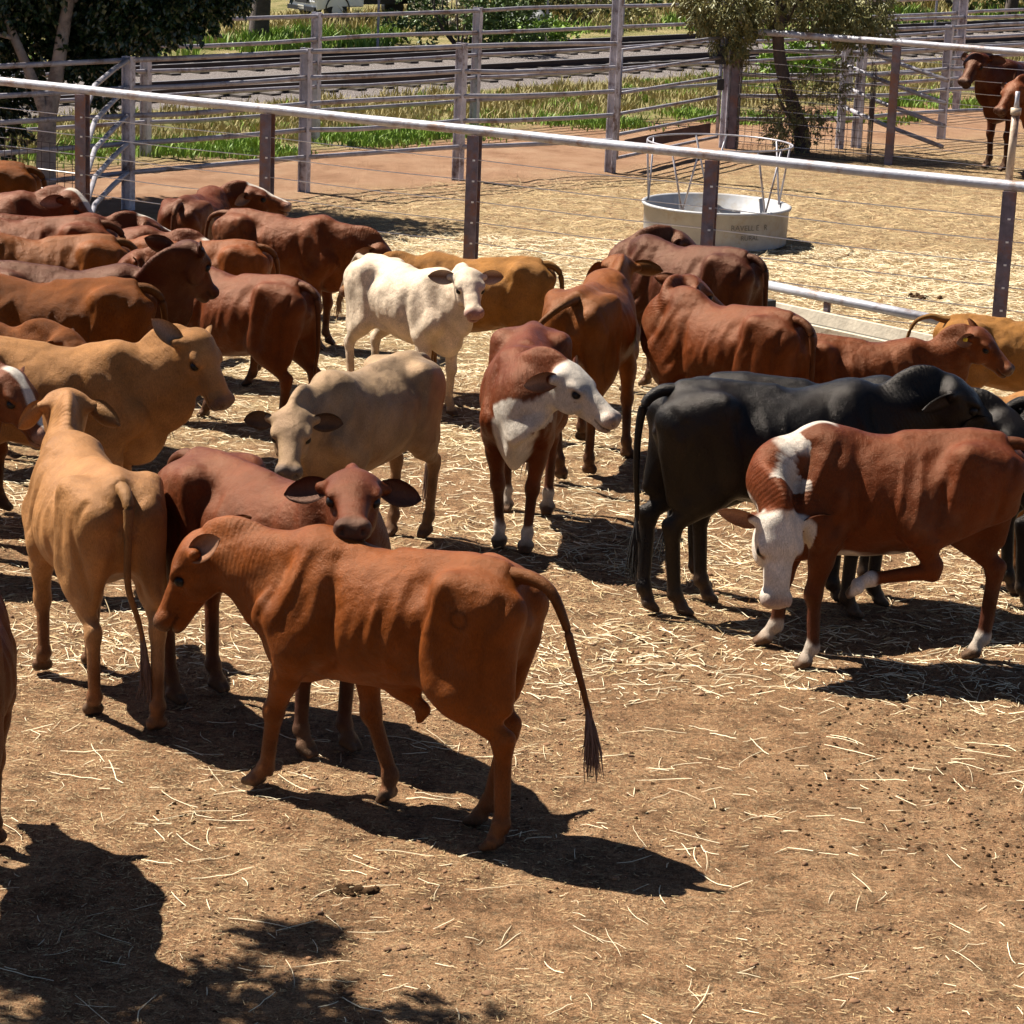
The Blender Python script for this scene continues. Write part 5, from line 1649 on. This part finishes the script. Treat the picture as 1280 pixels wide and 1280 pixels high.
# ------------------------------------------------------------------ the herd
def herd(label, coat, s, hdg, w=None, h=None, feet=None, mids=None, z0=0.0, **kw):
    """w / h : photo pixel of the top of the withers / hips.  mids: (front px, rear px) ground pixels between the feet"""
    a = math.radians(hdg); u = np.array((math.cos(a), math.sin(a))); n = np.array((-u[1], u[0]))
    if mids is not None:
        acc = []
        if mids[0]: p = at(*mids[0]); acc.append(np.array((p.x, p.y)) - u * 0.41 * s)
        if mids[1]: p = at(*mids[1]); acc.append(np.array((p.x, p.y)) + u * 0.49 * s)
        loc = sum(acc) / len(acc)
    elif w is not None:
        p = at(w[0], w[1], 1.20 * s); loc = np.array((p.x, p.y)) - u * 0.34 * s
    else:
        p = at(h[0], h[1], 1.20 * s); loc = np.array((p.x, p.y)) + u * 0.38 * s
    if feet:
        for k, px in feet.items():
            p = at(*px); d = (np.array((p.x, p.y)) - loc) / s
            lx, ly = d @ u, d @ n
            rx_, ry_ = (0.42, 0.13) if k[0] == 'F' else (-0.485, 0.13)
            if k[1] == 'R': ry_ = -ry_
            kw[k] = (max(-.34, min(.34, lx - rx_)), max(-.13, min(.13, ly - ry_)), 0)
            print('   ', k, [round(q, 2) for q in (lx - rx_, ly - ry_)])
    zg = 0.0
    kw.setdefault('seed', (loc[0] * 3.1 + loc[1] * 1.7) % 9)
    o = build_cow('cow', label, (loc[0], loc[1], zg), a, s=s, coat=coat, **kw)
    print('%-50s loc %.2f %.2f  len..' % (label[:50], loc[0], loc[1]))
    return o
HI = 0.0100
MI = 0.0115
GRP = 'cattle crowded together in the yard'

# ---- foreground
herd('rust orange young bull in front, tail swung out behind it, standing side on', 'orange', 1.11, 153, mids=((398, 994), (598, 1047)),
     feet=dict(FL=(315, 985), FR=(497, 1003), HL=(614, 1066), HR=(592, 1030)), poll=(1.0, 0.02, 1.06), face=(.42, .10, -.85), bull=True, fat=.88, res=HI, seed=2.0,
     tail=[(-.63, 0, 1.15), (-.72, 0, 1.11), (-.79, -.0, .99), (-.84, 0, .85), (-.89, 0, .71), (-.92, 0, .61)], ear_l=(-.75, .55, -.30), ear_r=(-.75, .55, -.3), gauntness=.9, dewlap=.8)
herd('tan cow seen from behind with both pale ears spread, left of the orange bull', 'tan', 1.10, 114, mids=((80, 836), (155, 904)),
     feet=dict(HL=(115, 890), HR=(195, 918), FL=(52, 840), FR=(112, 832)), poll=(0.86, -.10, 1.29), face=(.95, -.12, -.42), res=HI, seed=1.3, ear_l=(-.25, .8, -.55), ear_r=(-.25, .8, -.55),
     tail=[(-.61, 0, 1.14), (-.665, 0.0, 1.08), (-.675, 0.005, 0.93), (-.665, 0.0, 0.72), (-.66, -.05, 0.55), (-.67, -.08, .40)])
herd('dark red cow looking at the camera over the back of the orange bull', 'cherry', 1.13, -42, mids=((412, 943), (250, 862)),
     feet=dict(FR=(384, 946), FL=(438, 940)), poll=(0.70, -.18, 1.34), face=(.76, -.74, -.22), res=HI, seed=4.0, ear_l=(-.1, .9, -.25), ear_r=(-.1, .9, -.2), dewlap=1.2)
herd('grey brindle cow with a pale face, standing behind the dark red cow', 'grey', 1.04, -121, mids=(None, (508, 674)),
     feet=dict(HL=(530, 672)), poll=(0.86, 0.08, 1.06), face=(.66, .42, -.62), res=HI, seed=2.6, ear_l=(-.1, .92, -.30), ear_r=(-.1, .92, -.30), gauntness=.3, fat=1.05)
herd('red and white cow facing forward with its white face turned to the right', 'hereford', 1.10, -95, mids=((640, 688), None),
     feet=dict(FR=(624, 684), FL=(656, 692)), poll=(0.66, 0.30, 1.17), face=(.30, .72, -.52), res=HI, seed=6.0, ear_l=(-.2, .7, .1), dewlap=1.5, gauntness=.2)
herd('cream white calf looking at the camera from the middle of the herd', 'cream', 0.98, -46, mids=((545, 520), (462, 500)),
     poll=(0.80, -.10, 1.26), face=(.72, -.42, -.62), res=MI, seed=3.3, ear_l=(-.05, .95, -.05), ear_r=(-.05, .95, .0), gauntness=.1, fat=.95,
     tail=[(-.60, 0, 1.15), (-.70, 0.04, 1.15), (-.82, 0.06, 1.02), (-.94, .10, .88), (-1.0, .12, .80)])
herd('shaggy gold cow standing side on behind the cream calf', 'gold', 0.96, 176, h=(655, 322), fat=1.15, poll=(0.84, 0.0, 1.10), face=(.8, .1, -.5), res=MI, furry=1.0, gauntness=.2, seed=2.2)
herd('dark red cow side on at the back, head lowered to the right', 'red', 0.97, -16, mids=((405, 434), None), FR=(0, 0, 0), poll=(0.94, 0.02, 0.98), face=(.62, .0, -.75), res=MI, seed=7.0,
     tail=[(-.62, 0, 1.15), (-.72, .0, 1.10), (-.76, 0.0, .95), (-.75, 0, .7), (-.75, 0, .5)])
herd('small red cow at the back beside the wire fence, rump this way', 'blaze', 0.98, 78, h=(232, 246), poll=(0.74, -.26, 1.16), face=(.15, -.95, -.25), res=MI, seed=7.5)
herd('cherry red cow with its hindquarters this way, left of the cream calf', 'red', 1.02, 150, h=(352, 346), poll=(0.90, .05, 1.24), face=(.8, .2, -.55), res=MI, seed=5.1, tag_ear=-1, gauntness=.8,
     HL=(.05, 0, 0), HR=(-.05, 0, 0))
herd('dark maroon cow with its head raised, nose to nose with the cherry red cow', 'dark', 1.12, 4, w=(148, 332), poll=(0.80, 0.0, 1.36), face=(.35, .5, -.75), res=MI, seed=5.6, ear_l=(-.6, .6, -.2), ear_r=(-.6, .6, -.2))
herd('large tan cow side on at the left with its head raised over the herd', 'tan', 1.12, -2, w=(140, 428), poll=(0.82, 0.0, 1.27), face=(.50, -.30, -.78), res=HI, seed=4.4, furry=.6, ear_r=(-.85, .5, .05), dewlap=1.2, gauntness=.4, neck=.94, fat=.94)
herd('shaggy dark brown cow with a golden back, behind the large tan cow', 'brown', 1.12, 182, h=(140, 349), poll=(0.84, 0, 1.1), face=(.8, 0, -.6), res=MI, seed=3.8, furry=1.0, gauntness=.2)
herd('shaggy brown cow with only its drooped head showing above the tan cow', 'brown', 1.08, -6, w=(-20, 402), poll=(0.86, -.05, 1.17), face=(.80, -.2, -.62), res=MI, seed=6.6, furry=1.0, ear_r=(.1, .8, -.35))
herd('thin light red cow with ribs showing in the left crowd', 'red', 1.12, 183, h=(98, 271), poll=(0.84, 0, 1.1), face=(.8, 0, -.6), res=MI, seed=1.8, gauntness=1.3)
herd('golden tan cow squeezed in front of the thin red cow', 'brown', 1.05, 190, h=(118, 294), poll=(0.88, 0, 1.0), face=(.8, 0, -.6), res=MI, seed=2.8, gauntness=.8)
herd('small red cow between the corner post and the small orange cow, head lowered', 'blaze', 1.0, -8, w=(178, 284), poll=(0.88, 0, 1.10), face=(.55, -.25, -.70), res=MI, seed=3.1)
herd('red cow with a white poll lying low behind the thin red cow', 'blaze', 1.0, 20, w=(108, 268), poll=(0.80, 0, 1.16), face=(.9, .2, -.35), res=MI, seed=8.3)
herd('red cow with a pale muzzle beside the left corner fence post', 'blaze', 1.08, -2, w=(22, 240), poll=(0.78, 0, 1.22), face=(.72, -.2, -.62), res=MI, seed=4.9)
herd('furry brown cow at the far left under the dark tree', 'brown', 1.10, 178, h=(8, 203), poll=(0.84, 0, 1.1), face=(.8, 0, -.6), res=MI, seed=5.9, furry=1.0)
herd('small orange cow with a thin tail, left of the dark red cow at the back', 'orange', 0.98, 178, h=(298, 301), poll=(0.84, 0, 1.1), face=(.8, 0, -.6), res=MI, seed=6.9)

# ---- centre and right
herd('orange brown cow, rump this way and tail swept left, beside the gold cow', 'brown', 1.12, 76, h=(728, 360), poll=(0.80, 0.02, 1.22), face=(.8, .5, -.40), res=HI, seed=1.1,
     feet=dict(FR=(783, 578), HL=(706, 603)), ear_r=(-.1, .95, -.1), fat=1.06, gauntness=.3,
     tail=[(-.62, 0.02, 1.15), (-.72, .07, 1.12), (-.78, .17, 1.02), (-.78, .26, .88), (-.76, .32, .74), (-.76, .34, .66)])
herd('chocolate brown cow by the feed tub, head turned back', 'dark', 1.08, 143, mids=((795, 486), None), poll=(0.34, -.38, 1.18), face=(-.5, -.55, -.55), res=MI, seed=2.4, gauntness=1.0, ear_l=(-.2, .9, .2))
herd('red brown cow with its head turned back, in front of the concrete trough', 'red', 1.07, 139, h=(968, 387), poll=(0.52, -.24, 1.26), face=(-.25, -.75, -.50), res=HI, seed=3.6, gauntness=.7, ear_l=(-.2, .9, 0), hump=.01)
herd('red cow facing right with a yellow ear tag, behind the black cows', 'red', 0.89, -2, w=(1136, 424), poll=(0.90, 0.0, 1.30), face=(.72, -.30, -.62), res=MI, seed=4.2, tag_ear=-1, ear_l=(-.75, .65, .1), ear_r=(-.1, .9, -.15))
herd('shaggy gold cow with a looped tail at the right edge below the fence post', 'gold', 0.90, 2, h=(1212, 394), poll=(0.9, 0, 1.1), face=(.8, 0, -.6), res=MI, seed=5.3, furry=1.0, gauntness=.1,
     tail=[(-.62, 0, 1.16), (-.72, .0, 1.18), (-.84, 0.0, 1.12), (-.90, 0, .95), (-.90, 0, .8)])
herd('glossy black cow side on behind the red and white cow, head raised right', 'black', 1.19, 10, mids=((1064, 762), (832, 768)), feet=dict(HR=(855, 769), HL=(812, 766)),
     poll=(0.88, 0.0, 1.21), face=(.78, -.02, -.60), res=HI, seed=1.7, ear_r=(-.35, .5, -.75), gauntness=.5, dewlap=1.2, fat=1.04)
herd('black cow mostly hidden behind the glossy black cow, its ear showing', 'black', 1.16, 3, h=(925, 468), poll=(1.0, -.12, 1.06), face=(.55, -.5, -.55), res=MI, seed=2.9, ear_l=(-.1, .95, 0), ear_r=(-.1, .95, 0))
herd('dull black cow cut off by the right edge, with one pale foot', 'black', 1.10, 8, mids=(None, (1276, 752)), poll=(0.9, 0, 1.1), face=(.8, 0, -.6), res=MI, seed=3.9, furry=.5)
herd('red and white cow with its white face lowered and a hind leg lifted, at right', 'hereford', 1.14, 174, mids=((976, 815), (1240, 834)), feet=dict(FL=(992, 830), FR=(962, 800)),
     poll=(0.60, 0.30, 0.80), face=(.05, .30, -.93), brow=(-.15, 1, .35), res=HI, seed=3.0, ear_l=(-.05, .95, .05), ear_r=(-.05, .95, -.15), gauntness=.8, bull=False, HR=(.02, .02, 0), bend=0.25,
     hind=(1, [(-.09, .235, .80), (-.205, .27, .555), (.105, .24, .49), (.17, .235, .445), (.215, .23, .405)], 0),
     tail=[(-.62, 0, 1.15), (-.71, .0, 1.10), (-.76, 0.0, .95), (-.76, 0, .7), (-.74, 0, .5)])
herd('tan cow at the right edge seen just above the dull black cow', 'gold', 1.0, 184, w=(1290, 492), poll=(0.82, 0, 1.10), face=(.8, 0, -.6), res=MI, seed=7.7)

# ---- behind the fences
herd('dark chocolate cow beyond the fences at the upper right, looking left', 'dark', 1.30, 214, mids=((1243, 212), None), poll=(0.80, 0.0, 1.28), face=(.72, .25, -.62), res=MI, seed=8.8)
herd('red cow half hidden by the cream pipe at the upper right edge', 'cherry', 1.22, 208, mids=((1292, 224), None), poll=(0.80, 0.0, 1.1), face=(.72, .25, -.62), res=MI, seed=9.4)

# ---- left edge
herd('dark cow with a white blaze poking its head in at the left edge', 'blaze', 1.08, -14, w=(-95, 452), poll=(0.86, 0.0, 1.18), face=(.72, -.2, -.70), res=MI, seed=6.2)
herd('red cow at the left edge of which only the rump shows', 'red', 1.12, 95, mids=((-78, 1062), (-52, 1166)), poll=(0.74, .30, 1.3), face=(.9, .3, -.3), res=MI, seed=8.1, ear_l=(-.05, .95, .05), ear_r=(-.05, .95, -.05),
     tail=[(-.61, 0, 1.14), (-.665, 0.0, 1.08), (-.675, 0.005, 0.93), (-.665, 0.0, 0.72), (-.66, 0, 0.55), (-.67, 0, .40)])
